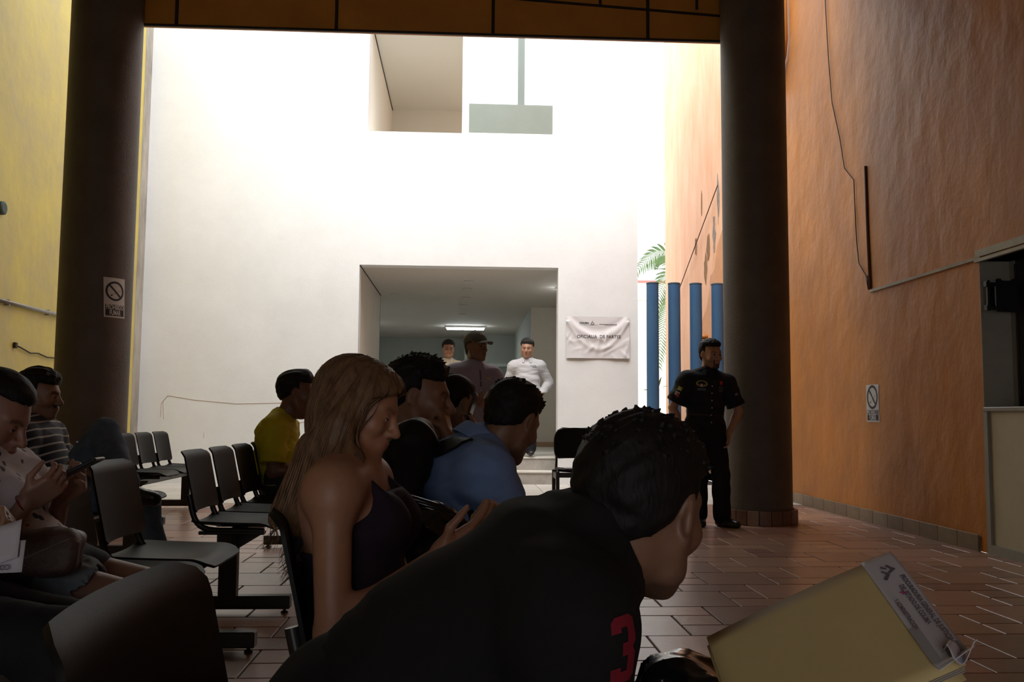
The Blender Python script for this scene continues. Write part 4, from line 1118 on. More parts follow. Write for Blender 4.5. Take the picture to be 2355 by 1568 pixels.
    path = [p.copy()]; lift = rs.uniform(0.0, 0.0016, n_); drift = rs.normal(size=n_) * 0.10
    for k in range(26):
        g = grad(p); t = np.stack([-0.30 + 0 * drift, drift, -1 + 0 * drift], -1); t = t - g * (t * g).sum(1)[:, None]; t /= np.linalg.norm(t, axis=1)[:, None] + 1e-9
        low = p[:, 2] < 0.70 + 0.05 * lift / 0.0016
        p = p + np.where(low[:, None], 0, t * 0.017)
        for _ in range(2): p = p - np.where(low[:, None], 0, grad(p) * np.clip(sdf_eval(ho, p) - lift, -0.02, 0.02)[:, None])
        path.append(p.copy())
    path = np.array(path)
    for i in range(n_):
        c = path[:, i]; L = np.linalg.norm(np.diff(c, axis=0), axis=1); c = np.concatenate([c[:1], c[1:][L > 0.006]]); m_n = len(c)
        if m_n < 6: continue
        c[1:-1] = (c[:-2] + 2 * c[1:-1] + c[2:]) / 4; wd = rs.uniform(0.7, 1.4)
        if rs.rand() < 0.5: c = np.concatenate([c, c[-1:] + A_(rs.uniform(-0.02, 0.01), rs.normal() * 0.006, -0.022), c[-1:] + A_(rs.uniform(-0.03, 0.012), rs.normal() * 0.01, -0.045)]); m_n += 2
        mb.tube([tuple(q - base) for q in c], [0.0021 * wd * math.sin(math.pi * (0.06 + 0.90 * k / (m_n - 1))) for k in range(m_n)], 4)
    st = mb.build('loose_strands', mh, hobj, True); st['kind'] = 'stuff'
    sdf_obj('trousers', trouser_ops(J, 0.012), 0.009, m_jeans, r); shoes(J, r, 0.009, m_shoe)
    return J
J_wom = woman_long()

# ---------------- man in the light blue shirt with a backpack, head bowed
m_blue = cloth('light_blue_shirt_cloth', (0.20, 0.30, 0.56), 0.8, var=0.07)
def man_backpack():
    r = thing('person', 'person in light blue shirt with a black backpack strap, head bowed over a phone', 'person', (0.0, 2.95, 0))
    J = skeleton((-0.01, 2.95, 0.545), 6, 1.72, nb=(0.050, 2.955, 0.885), hc=(0.158, 2.985, 0.985), head=(56, 24, -6), hs=1.00, bow=0.045, twist=4,
                 armR=dict(w=(0.36, 2.90, 0.70), e=A_(0.2, -0.4, -1), d=A_(0.9, 0.3, 0.3), c=0.9), armL=dict(w=(0.37, 3.03, 0.71), e=A_(-0.2, 0.6, -1), d=A_(0.9, -0.3, 0.3), c=0.9),
                 legL=dict(w=(0.44, 3.06, 0.085), k=A_(1, 0, 1)), legR=dict(w=(0.44, 2.84, 0.085), k=A_(1, 0, 1)))
    b, bo = body_of(r, J, 0.0056, SKD, color=skin_color(J, SKD, stub=0.2))
    ho = hair_short(J, 0.008, 0.005, a=0.66, b=0.004, front=0.056, amp=0.0035, freq=140, seed=8); ha = sdf_obj('hair', ho, 0.005, m_hair, r); spikes(J, ho, ha, r, 160, 0.011, 4, 0.2)
    so = shirt_ops(J, 0.019, 1.0, 1.35, seed=21, fold=0.008, freq=60, cuff=0.008, slw=1.15)
    sh = sdf_obj('shirt', so, 0.0065, m_blue, r); collar_ring(J, r, m_blue, parent=sh)
    sdf_obj('trousers', trouser_ops(J, 0.016), 0.010, m_brownt, r); shoes(J, r, 0.010, m_shoe)
    return J, so
J_b2, shirt_b2 = man_backpack()
def backpack():
    r = thing('backpack', 'black backpack hanging on the back of the man in the light blue shirt', 'backpack', (-0.12, 2.90, 0.50))
    m = cloth('black_backpack_nylon', (0.012, 0.011, 0.012), 0.55, var=0.2); m2 = mat('glossy_black_trim', (0.012, 0.012, 0.012), 0.25)
    R = rotm(0, 14, 0); c = A_(-0.195, 2.88, 0.76)
    o = [U_(BX(c, R, (0.075, 0.14, 0.20), 0.05), 0.02), U_(BX(c + R[0] * -0.05 - R[2] * 0.06, R, (0.05, 0.12, 0.11), 0.04), 0.03), U_(RC(c + R[2] * 0.19 - R[1] * 0.1, c + R[2] * 0.19 + R[1] * 0.1, 0.045, 0.045), 0.04),
         N_(folds(9, 0.010, 45))]
    # keep clear of the wearer's back
    o.append(S_(FN(lambda p: sdf_eval(shirt_b2, p) - 0.004), 0.01))
    b = sdf_obj('pack', o, 0.007, m, r); base = np.array(r.location)
    zp = [c + R[0] * -0.088 + R[1] * y + R[2] * (0.14 + 0.04 * math.cos(y * 12)) for y in np.linspace(-0.12, 0.12, 9)]
    MB().tube([tuple(p - base) for p in project_patch(o[:4], zp, -R[0], 0.001)], 0.004, 6).build('zip', m2, b, True)
    J = J_b2; R1 = J['R1']
    # shoulder strap: from the pack over the right shoulder, gathered cloth at the top, and down the side
    def band(pts, w0, th, nm, mtl):
        P = np.array(pts); T = np.gradient(P, axis=0); T /= np.linalg.norm(T, axis=1)[:, None]
        e = 1e-3; g = np.stack([sdf_eval(shirt_b2, P + A_(*(e if i == k else 0 for i in range(3)))) - sdf_eval(shirt_b2, P - A_(*(e if i == k else 0 for i in range(3)))) for k in range(3)], -1)
        g /= np.linalg.norm(g, axis=1)[:, None] + 1e-9; S = np.cross(T, g); S /= np.linalg.norm(S, axis=1)[:, None]
        n = len(P); ww = w0 if hasattr(w0, '__len__') else [w0] * n
        def fn(u, v):
            i = min(int(round(u * (n - 1))), n - 1); return tuple(P[i] + S[i] * ww[i] * (v - 0.5) + g[i] * (th * 0.6) - base)
        return MB().slab(fn, n - 1, 3, th).build(nm, mtl, r, True, 60)
    a0 = J['shR'] + R1[0] * -0.10 - R1[2] * 0.06 + R1[1] * 0.06; 
    key = [c + R[2] * 0.17 + R[1] * -0.05 + R[0] * 0.03, J['shR'] - R1[0] * 0.085 + R1[1] * 0.075 + R1[2] * 0.01, J['shR'] + R1[1] * 0.065 + R1[2] * 0.065, J['shR'] + R1[0] * 0.085 + R1[1] * 0.07 + R1[2] * 0.01, J['shR'] + R1[0] * 0.115 + R1[1] * 0.06 - R1[2] * 0.10, J['shR'] + R1[0] * 0.10 + R1[1] * 0.015 - R1[2] * 0.20]
    cv = []
    for i in range(len(key) - 1):
        for t in np.linspace(0, 1, 7)[:-1]: cv.append(key[i] + (key[i + 1] - key[i]) * t)
    cv.append(key[-1]); cv = np.array(cv)
    for _ in range(6): cv[1:-1] = (cv[:-2] + 2 * cv[1:-1] + cv[2:]) / 4
    def onto(P, off=0.004):
        P = P.copy()
        for _ in range(12):
            d = sdf_eval(shirt_b2, P); e = 1e-3
            g = np.stack([sdf_eval(shirt_b2, P + A_(*(e if i == k else 0 for i in range(3)))) - sdf_eval(shirt_b2, P - A_(*(e if i == k else 0 for i in range(3)))) for k in range(3)], -1); g /= np.linalg.norm(g, axis=1)[:, None] + 1e-9
            P -= g * np.clip(d - off, -0.02, 0.02)[:, None] * 0.8
        return P
    cv[4:] = onto(cv[4:])
    band(cv, [0.062] * 8 + list(np.linspace(0.062, 0.045, len(cv) - 8)), 0.009, 'shoulder_strap', m)
    k2 = [J['P'] + A_(-0.10, -0.13, 0.03), J['P'] + A_(-0.02, -0.17, 0.07), J['P'] + A_(0.06, -0.17, 0.13), J['chest'] + A_(0.06, -0.17, -0.08)]
    c2 = np.array([np.array(q) for q in bez([tuple(x) for x in k2], 14)]); c2 = onto(c2, 0.003)
    band(c2, 0.026, 0.004, 'lower_strap', m)
backpack()

# ---------------- man in the blue shirt beyond, hand at his mouth
def man_blue():
    r = thing('person', 'person in light blue shirt with hand at mouth, seated beyond the long haired woman', 'person', (-0.18, 3.45, 0))
    J = skeleton((-0.18, 3.45, 0.545), 0, 1.72, nb=(-0.235, 3.45, 0.900), hc=(-0.168, 3.45, 1.068), head=(-4, 6, 0), hs=1.12, bow=0.03,
                 armR=dict(w=(-0.052, 3.37, 0.920), e=A_(0.6, -0.3, -1), d=A_(-0.25, 0.35, 0.9), n=A_(-0.9, 0.3, 0), c=1.5), armL=dict(w=(0.12, 3.62, 0.68), e=A_(-0.2, 0.6, -1), d=A_(1, -0.2, 0), c=0.7),
                 legL=dict(w=(0.30, 3.55, 0.085), k=A_(1, 0, 1)), legR=dict(w=(0.30, 3.35, 0.085), k=A_(1, 0, 1)))
    b, bo = body_of(r, J, 0.0056, SKD, color=skin_color(J, SKD), headkw=dict(jaw=1.05, nose=1.2))
    ho = hair_short(J, 0.013, 0.006, a=0.72, b=0.006, front=0.058, amp=0.005, freq=110, seed=15, quiff=0.003); ha = sdf_obj('hair', ho, 0.005, m_hair, r); spikes(J, ho, ha, r, 150, 0.014, 3, 0.2)
    so = shirt_ops(J, 0.020, 1.02, 0.85, seed=31, fold=0.008, freq=60, slw=1.15, cuff=0.012)
    sh = sdf_obj('shirt', so, 0.007, m_blue, r); collar_ring(J, r, m_blue, parent=sh)
    sdf_obj('trousers', trouser_ops(J, 0.016), 0.011, m_brownt, r); shoes(J, r, 0.011, m_shoe)
    return J
J_b1 = man_blue()

# ---------------- dark haired person beyond, holding a phone up
def person_boy():
    r = thing('person', 'person with short black hair turned away, between the two men in blue', 'person', (-0.09, 3.96, 0))
    J = skeleton((-0.08, 3.96, 0.56), 10, 1.58, nb=(-0.098, 3.96, 0.907), hc=(-0.043, 3.97, 1.049), head=(48, 16, 0), hs=0.96,
                 armR=dict(w=(0.018, 3.83, 0.893), e=A_(-0.1, -0.5, -1), d=A_(0.3, 0.1, 0.9), n=A_(-0.9, 0.2, 0.2), c=0.8), armL=dict(w=(0.09, 4.09, 0.876), e=A_(-0.1, 0.5, -1), d=A_(0.4, -0.4, 0.8), c=0.8),
                 legL=dict(w=(0.36, 4.06, 0.085), k=A_(1, 0, 1)), legR=dict(w=(0.36, 3.86, 0.085), k=A_(1, 0, 1)))
    body_of(r, J, 0.0072, SKD, color=skin_color(J, SKD))
    sdf_obj('hair', hair_short(J, 0.011, 0.006, a=0.66, b=0.0, front=0.056, amp=0.004, freq=130, seed=25), 0.006, m_hair, r)
    m = cloth('grey_shirt_cloth', (0.10, 0.10, 0.11)); so = shirt_ops(J, 0.018, 0.95, 0.75, seed=41); sdf_obj('shirt', so, 0.009, m, r)
    sdf_obj('trousers', trouser_ops(J, 0.014), 0.012, m_jeans, r); shoes(J, r, 0.012, m_shoe)
    return J
J_boy = person_boy()
def phone(name, label, c, R, sz=(0.0045, 0.036, 0.074), lit=0.0, case=(0.02, 0.02, 0.022)):
    t = thing(name, label, 'phone', tuple(c)); R = np.asarray(R)
    def P(x, y, z): return tuple(x * R[0] + y * R[1] + z * R[2])
    b = MB().box(-sz[0], sz[0], -sz[1], sz[1], -sz[2], sz[2], 0.003); b.v = [P(*v) for v in b.v]; b.build('case', mat('phone_case_' + name, case, 0.35), t)
    s = MB().box(-sz[0] - 0.0006, -sz[0] + 0.001, -sz[1] + 0.003, sz[1] - 0.003, -sz[2] + 0.009, sz[2] - 0.009); s.v = [P(*v) for v in s.v]
    s.build('screen', mat('phone_screen', (0.03, 0.032, 0.036), 0.08), t)
    return t
w_, d_, n_, *_ = J_boy['handR']
phone('phone', 'dark phone held up beside the head bowed in the blue shirt', w_ + d_ * 0.13 + n_ * 0.030, np.stack([n_, np.cross(d_, n_), d_]))

# ---------------- man in the yellow T-shirt
def man_yellow():
    r = thing('person', 'person in yellow T-shirt seated in profile before the white wall', 'person', (-1.24, 6.33, 0))
    J = skeleton((-1.235, 6.33, 0.55), 0, 1.72, nb=(-1.245, 6.33, 0.965), hc=(-1.140, 6.33, 1.145), head=(10, 2, 0), hs=1.16, sw=1.08,
                 armR=dict(w=(-1.00, 6.16, 0.665), e=A_(-0.5, -0.3, -1), d=A_(1, 0.2, 0), c=0.7), armL=dict(w=(-0.98, 6.48, 0.67), e=A_(-0.5, 0.3, -1), d=A_(1, -0.2, 0), c=0.7),
                 legL=dict(w=(-0.80, 6.44, 0.085), k=A_(1, 0, 1)), legR=dict(w=(-0.80, 6.22, 0.085), k=A_(1, 0, 1)))
    body_of(r, J, 0.0068, (0.16, 0.075, 0.048), w=1.1, color=skin_color(J, (0.16, 0.075, 0.048)), headkw=dict(jaw=1.12, double_chin=0.012))
    sdf_obj('hair', hair_short(J, 0.010, 0.008, a=0.62, b=0.010, front=0.062, amp=0.003, freq=140, seed=35, quiff=0.012), 0.0065, m_hair, r)
    m = cloth('yellow_jersey', (0.52, 0.43, 0.015), 0.85, var=0.06); so = shirt_ops(J, 0.016, 1.12, 0.80, belly=0.035, seed=51, fold=0.007, freq=60, slw=1.2, cuff=0.012, hem=-0.06)
    sh = sdf_obj('t_shirt', so, 0.008, m, r)
    sdf_obj('trousers', trouser_ops(J, 0.016), 0.011, m_brownt, r); shoes(J, r, 0.011, m_shoe)
man_yellow()

# ---------------- man in the striped polo shirt, leg crossed
def stripe_mat():
    m = mat('navy_striped_jersey', (0.012, 0.013, 0.026), 0.85, sheen=0.1); nt = m.node_tree; b = nt.nodes['Principled BSDF']
    at = _n(nt, 'ShaderNodeAttribute', -900, 300); at.attribute_name = 'Coord'; sx = _n(nt, 'ShaderNodeSeparateXYZ', -700, 300); nt.links.new(at.outputs['Vector'], sx.inputs[0])
    mu = _n(nt, 'ShaderNodeMath', -550, 300, operation='MULTIPLY'); mu.inputs[1].default_value = 22.0; nt.links.new(sx.outputs['Z'], mu.inputs[0])
    fr = _n(nt, 'ShaderNodeMath', -400, 300, operation='FRACT'); nt.links.new(mu.outputs[0], fr.inputs[0])
    gt = _n(nt, 'ShaderNodeMath', -250, 300, operation='LESS_THAN'); gt.inputs[1].default_value = 0.22; nt.links.new(fr.outputs[0], gt.inputs[0])
    mx = _n(nt, 'ShaderNodeMix', -100, 300, data_type='RGBA'); mx.inputs[6].default_value = (0.012, 0.013, 0.026, 1); mx.inputs[7].default_value = (0.42, 0.40, 0.36, 1)
    nt.links.new(gt.outputs[0], mx.inputs[0]); nt.links.new(mx.outputs[2], b.inputs['Base Color']); return m
def man_stripe():
    r = thing('person', 'person with moustache in navy striped polo shirt, legs crossed', 'person', (-2.28, 5.30, 0))
    J = skeleton((-2.23, 5.30, 0.545), 0, 1.72, nb=(-2.43, 5.30, 0.925), hc=(-2.392, 5.30, 1.100), head=(2, 6, 0), hs=1.06, bow=0.02,
                 armR=dict(w=(-2.12, 5.12, 0.70), e=A_(-0.2, -0.4, -1), d=A_(0.9, 0.4, -0.2), n=A_(0, 0.4, -1), c=0.6), armL=dict(w=(-2.10, 5.40, 0.70), e=A_(-0.2, 0.4, -1), d=A_(0.9, -0.4, 0.1), c=0.6),
                 legL=dict(w=(-1.72, 5.38, 0.085), k=A_(1, 0, 1)), legR=dict(w=(-1.795, 5.05, 0.60), k=A_(0.2, 0.3, 1)), footR=A_(1, -0.15, -0.05))
    body_of(r, J, 0.0068, SKD, color=skin_color(J, SKD, mous=0.9, stub=0.2), headkw=dict(nose=1.3))
    sdf_obj('hair', hair_short(J, 0.016, 0.010, a=0.70, b=0.004, front=0.060, amp=0.006, freq=120, seed=45), 0.0065, m_hair, r)
    so = shirt_ops(J, 0.018, 1.0, 0.85, seed=61, fold=0.008, freq=50, slw=1.15, cuff=0.01)
    sh = sdf_obj('polo_shirt', so, 0.008, stripe_mat(), r, fattr=torso_coord(J)); collar_ring(J, r, cloth('pale_collar_knit', (0.28, 0.27, 0.25)), parent=sh, drop=0.02, spread=0.018)
    sdf_obj('jeans', trouser_ops(J, 0.020, seed=62, fold=0.008), 0.010, m_jeans, r)
    for n in 'LR': sdf_obj('shoe', foot(J, n, 0.010), 0.009, m_shoe, r)
    return J
J_st = man_stripe()

# ---------------- woman in the printed blouse with a phone
def print_mat():
    m = mat('white_printed_blouse_cloth', (0.62, 0.57, 0.60), 0.75); nt = m.node_tree; b = nt.nodes['Principled BSDF']
    tc = _n(nt, 'ShaderNodeTexCoord', -1100, 300); mp = _n(nt, 'ShaderNodeMapping', -950, 300); mp.inputs['Scale'].default_value = (26, 26, 26); nt.links.new(tc.outputs['Object'], mp.inputs[0])
    vo = _n(nt, 'ShaderNodeTexVoronoi', -750, 300); nt.links.new(mp.outputs[0], vo.inputs['Vector']); vo.inputs['Scale'].default_value = 1.0
    lt = _n(nt, 'ShaderNodeMath', -500, 400, operation='LESS_THAN'); lt.inputs[1].default_value = 0.27; nt.links.new(vo.outputs['Distance'], lt.inputs[0])
    sp = _n(nt, 'ShaderNodeSeparateColor', -600, 150); nt.links.new(vo.outputs['Color'], sp.inputs[0])
    g2 = _n(nt, 'ShaderNodeMath', -450, 150, operation='GREATER_THAN'); g2.inputs[1].default_value = 0.62; nt.links.new(sp.outputs[0], g2.inputs[0])
    mc = _n(nt, 'ShaderNodeMix', -300, 150, data_type='RGBA'); mc.inputs[6].default_value = (0.035, 0.03, 0.045, 1); mc.inputs[7].default_value = (0.40, 0.10, 0.15, 1); nt.links.new(g2.outputs[0], mc.inputs[0])
    mx = _n(nt, 'ShaderNodeMix', -100, 300, data_type='RGBA'); mx.inputs[6].default_value = (0.62, 0.57, 0.60, 1); nt.links.new(lt.outputs[0], mx.inputs[0]); nt.links.new(mc.outputs[2], mx.inputs[7]); nt.links.new(mx.outputs[2], b.inputs['Base Color'])
    return m
def woman_phone():
    r = thing('person', 'person in white printed blouse and denim shorts, hair tied back, looking at a phone', 'person', (-1.20, 2.70, 0))
    J = skeleton((-1.185, 2.70, 0.545), 0, 1.60, nb=(-1.385, 2.70, 0.855), hc=(-1.352, 2.705, 0.992), head=(0, 27, 0), hs=1.05, bow=0.03, sw=0.95,
                 armR=dict(w=(-1.195, 2.60, 0.755), e=A_(-0.3, -0.3, -1), d=A_(0.8, 0.12, 0.58), n=A_(-0.45, 0.75, 0.4), c=0.75), armL=dict(w=(-1.185, 2.80, 0.752), e=A_(-0.3, 0.5, -1), d=A_(0.8, -0.22, 0.58), n=A_(-0.45, -0.75, 0.4), c=0.75),
                 legL=dict(w=(-0.80, 2.80, 0.085), k=A_(1, 0, 1)), legR=dict(w=(-0.83, 2.58, 0.085), k=A_(1, 0, 1)))
    b, bo = body_of(r, J, 0.0048, SK, female=True, color=skin_color(J, (0.30, 0.150, 0.105), lips=(0.75, 0.30, 0.30), brow=0.12), headkw=dict(jaw=0.95, nose=0.9), legw=1.05)
    m_ = m_hair; h = J['hs']; R = J['Rh']
    ho = hair_short(J, 0.007, 0.004, a=0.55, b=0.012, front=0.070, amp=0.0012, freq=150, seed=55, ear=False)
    ho.insert(3, U_(EL(lw(J, -0.115, 0, 0.02), R, np.array((0.045, 0.045, 0.045)) * h), 0.02))
    sdf_obj('hair', ho, 0.005, m_, r)
    so = shirt_ops(J, 0.018, 0.92, 0.55, bust=0.040, seed=71, fold=0.006, freq=60, slw=1.2, cuff=0.012, hem=-0.05)
    sdf_obj('blouse', so, 0.0062, print_mat(), r)
    sdf_obj('shorts', trouser_ops(J, 0.014, upto=0.20, seed=72, flare=0.0), 0.008, m_jeans, r)
    sdf_obj('rolled_hem', [U_(RC(J['hipR'] + (J['knR'] - J['hipR']) * 0.24, J['hipR'] + (J['knR'] - J['hipR']) * 0.32, 0.096, 0.094), 0.01), N_(folds(73, 0.012, 70)), S_(RC(J['hipR'] + (J['knR'] - J['hipR']) * 0.30, J['knR'], 0.080, 0.070), 0.005)], 0.006, cloth('pale_denim', (0.20, 0.23, 0.26)), r)
    # red wrist string
    d = J['handR'][1]; w = J['wrR'] - d * 0.01; u = nrm(np.cross(d, Z_)); v = np.cross(d, u); base = np.array(r.location)
    MB().tube([tuple(w + u * 0.031 * math.cos(a) + v * 0.028 * math.sin(a) - base) for a in np.linspace(0, 6.2832, 20)], 0.0022, 6).build('wrist_string', mat('red_string', (0.25, 0.01, 0.02), 0.6), r, True)
    shoes(J, r, 0.009, mat('tan_sandal', (0.16, 0.09, 0.05), 0.6))
    return J
J_ph = woman_phone()
hr, hl = J_ph['handR'], J_ph['handL']
pc = (hr[0] + hr[1] * 0.115 + hl[0] + hl[1] * 0.115) / 2 + A_(-0.005, 0, 0.018)
phone('phone', 'dark phone held in both hands by the woman in the printed blouse', pc, np.stack([nrm(A_(0.45, 0, -0.9)), Y_, nrm(A_(0.9, 0, 0.45))]), case=(0.03, 0.03, 0.034))
# handbag on her lap
def handbag():
    r = thing('handbag', 'brown grained leather handbag on the lap beside the denim shorts', 'handbag', (-1.10, 2.52, 0.60))
    R = rotm(8, 0, 0) @ np.eye(3); c = A_(-1.100, 2.465, 0.635)
    m = mat('brown_grained_leather', (0.105, 0.062, 0.050), 0.42, var=0.35, vscale=110, bump=0.8, bscale=260, bdist=0.003)
    o = [U_(BX(c, R, (0.105, 0.055, 0.055), 0.028), 0.02), U_(RC(c + A_(-0.09, 0, 0.03), c + A_(0.085, 0, 0.045), 0.026, 0.020, Y_, 1.6), 0.03), N_(folds(81, 0.006, 60))]
    sdf_obj('bag_body', o, 0.005, m, r); base = np.array(r.location)
    P = project_patch(o, [c + A_(x, -0.05, -0.045 + 0.5 * (x + 0.1) ** 1 * 0.9) for x in np.linspace(-0.03, 0.10, 8)], -Y_, 0.0015, 0.05)
    MB().tube([tuple(p - base) for p in P], 0.0016, 5).build('piping', mat('pale_piping', (0.28, 0.20, 0.16), 0.5), r)
handbag()

# ---------------- person with papers at the left edge
def person_papers():
    r = thing('person', 'person in black trousers holding white papers at the left edge', 'person', (-1.20, 2.18, 0))
    J = skeleton((-1.235, 2.18, 0.535), 0, 1.60, nb=(-1.375, 2.18, 0.965), hc=(-1.36, 2.18, 1.14), head=(0, 10, 0), hs=1.0,
                 armR=dict(w=(-1.150, 2.09, 0.765), e=A_(-0.4, -0.5, -1), d=A_(0.85, 0.25, -0.25), n=A_(-0.2, 0.6, -0.8), c=0.75), armL=dict(w=(-1.155, 2.26, 0.765), e=A_(-0.4, 0.5, -1), d=A_(0.9, -0.2, -0.1), n=A_(-0.2, -0.6, -0.8), c=0.75),
                 legL=dict(w=(-0.90, 2.28, 0.085), k=A_(1, 0, 1)), legR=dict(w=(-0.93, 2.04, 0.13), k=A_(0.6, 0, 1)))
    body_of(r, J, 0.0080, SK, color=skin_color(J, SKL))
    sdf_obj('hair', hair_short(J, 0.012, 0.008, seed=65), 0.008, m_hair, r)
    so = shirt_ops(J, 0.018, 1.0, 0.7, seed=81); sdf_obj('shirt', so, 0.010, cloth('dark_shirt_cloth', (0.03, 0.03, 0.035)), r)
    sdf_obj('trousers', trouser_ops(J, 0.018, w=1.04, seed=82), 0.009, m_blackt, r); shoes(J, r, 0.010, m_shoe)
    return J
J_pp = person_papers()
# ---------------- standing people
def standing(label, loc, P, nb, hc, yaw, head, H, skin, h, armL, armR, ankL, ankR, footL=None, footR=None, sw=1.0, hs=1.0, color=None, headkw={}, w=1.0):
    r = thing('person', label, 'person', loc)
    J = skeleton(P, yaw, H, nb=nb, hc=hc, head=head, hs=hs, sw=sw, bow=0.012, armL=armL, armR=armR, legL=dict(w=ankL, k=rotm(yaw)[0]), legR=dict(w=ankR, k=rotm(yaw)[0]), footL=footL, footR=footR)
    b, bo = body_of(r, J, h, skin, color=color(J) if color else None, headkw=headkw, w=w)
    return r, J, b
def buttons(J, r, so, n, parent, m, z0, z1, rad=0.006):
    R1 = J['R1']
    for i in range(n):
        c = J['P'] + (J['nb'] - J['P']) * (z0 + (z1 - z0) * i / (n - 1))
        P = project_patch(so, [c], R1[0], 0.002, 0.3)[0] - np.array(r.location)
        F = R1[0]; u = R1[1]; v = R1[2]; V = [tuple(P + rad * (u * math.cos(a) + v * math.sin(a)) + F * z) for z in (-0.001, 0.002) for a in np.linspace(0, 6.2832, 9)[:-1]]
        mesh_obj('button', V, [tuple(range(8, 16))] + [(k, (k + 1) % 8, 8 + (k + 1) % 8, 8 + k) for k in range(8)], m, parent)
def rect2d(x0, y0, x1, y1): return [(x0, y0), (x1, y0), (x1, y1), (x0, y1)], [(0, 1, 2, 3)]

# guard leaning against the pillar
fz = rotm(-72)
r, J, b = standing('person in black uniform shirt with badges, standing against the brown pillar', (2.25, 8.40, 0), (2.235, 8.40, 0.905), (2.262, 8.40, 1.392), (2.292, 8.375, 1.585), -80, (-66, 4, 0), 1.72, SKL, 0.0065,
    dict(w=(2.445, 8.36, 0.850), e=A_(0.6, 0.2, 0), d=A_(-0.1, -0.2, -1), n=A_(-1, 0, 0), c=0.5), dict(w=(2.015, 8.37, 0.855), e=A_(-0.6, 0.3, 0), d=A_(0.15, -0.15, -1), n=A_(1, 0, 0), c=0.5),
    (2.40, 8.44, 0.08), (2.20, 8.52, 0.08), footL=A_(0.55, -0.8, 0), footR=A_(-0.1, -1, 0), sw=1.12, hs=1.06, color=lambda J: skin_color(J, SKL, goatee=0.85, stub=0.25), w=1.05)
sdf_obj('hair', hair_short(J, 0.010, 0.010, a=0.80, b=0.006, front=0.068, amp=0.003, seed=75), 0.006, m_hair, r)
m_guard = cloth('black_uniform_cloth', (0.010, 0.011, 0.015), 0.75)
so = shirt_ops(J, 0.018, 1.08, 0.82, belly=0.012, seed=91, fold=0.007, freq=50, slw=1.2, cuff=0.012, hem=-0.02)
sh = sdf_obj('uniform_shirt', so, 0.0075, m_guard, r); collar_ring(J, r, m_guard, parent=sh)
R1 = J['R1']; m_w = mat('white_badge', (0.55, 0.53, 0.5), 0.6); m_y = mat('yellow_badge', (0.40, 0.36, 0.07), 0.6); m_rd = mat('red_badge', (0.45, 0.03, 0.05), 0.6); m_gb = mat('grey_badge', (0.16, 0.17, 0.22), 0.6)
buttons(J, r, so, 6, sh, m_w, 0.12, 0.80)
pR = J['chest'] + R1[1] * -0.095 + R1[2] * 0.055; pL = J['chest'] + R1[1] * 0.095 + R1[2] * 0.050
decal('arched_badge', (lambda V, F: ([(x, y) for x, y in V], F))(*ring2d(0, -0.03, 0.040, 0.052, 24, 0.55)), so, pR + R1[2] * 0.03, R1[1], R1[2], m_y, r, sh, 0.012)
for dx, dy, w, hh, mm in ((-0.028, 0.0, 0.016, 0.020, m_rd), (-0.004, -0.004, 0.020, 0.026, m_w), (0.020, 0.0, 0.014, 0.020, m_gb), (0.0, -0.035, 0.070, 0.006, m_gb), (0.0, -0.047, 0.075, 0.005, m_gb)):
    decal('chest_badge', rect2d(dx - w / 2, dy - hh / 2, dx + w / 2, dy + hh / 2), so, pR - R1[2] * 0.012, R1[1], R1[2], mm, r, sh, 0.012)
decal('shield_badge', ([(-0.016, 0.018), (0.016, 0.018), (0.016, -0.004), (0, -0.022), (-0.016, -0.004)], [(4, 3, 2, 1, 0)]), so, pL + R1[2] * 0.022, R1[1], R1[2], m_rd, r, sh, 0.012)
for k in range(4): decal('name_line', rect2d(-0.024, -0.002, 0.024, 0.002), so, pL - R1[2] * (0.016 + 0.013 * k), R1[1], R1[2], m_gb, r, sh, 0.012)
a, e = J['shR'], J['elR']; d = nrm(a - e); nn = nrm(A_(-0.45, -0.9, 0.1)); nn = nrm(nn - d * (nn @ d)); ex = np.cross(d, nn)
for k, (mm, f) in enumerate(((m_y, 0.34), (m_w, 0.52), (m_rd, 0.56))): decal('sleeve_badge', rect2d(-0.022 if k != 2 else 0.0, -0.018, 0.022, 0.018), so, a + (e - a) * f, ex, d, mm, r, sh, 0.012, 0.0015 + 0.001 * k)
a, e = J['shL'], J['elL']; d = nrm(a - e); nn = nrm(A_(0.3, -0.9, 0.1)); nn = nrm(nn - d * (nn @ d)); ex = np.cross(d, nn)
decal('sleeve_badge', rect2d(-0.016, -0.010, 0.016, 0.010), so, a + (e - a) * 0.45, ex, d, m_gb, r, sh, 0.012)
tr = sdf_obj('trousers', trouser_ops(J, 0.020, upto=1.95, w=1.02, seed=92, top=0.12, flare=0.022), 0.010, cloth('black_uniform_trousers', (0.008, 0.008, 0.010), 0.8), r); shoes(J, r, 0.010, m_shoe)
bc = J['P'] + J['R0'][2] * 0.115
sdf_obj('belt', [U_(EL(bc, J['R0'], (0.130, 0.180, 0.022)), 0.0)], 0.008, mat('belt_leather', (0.02, 0.018, 0.016), 0.4), r)

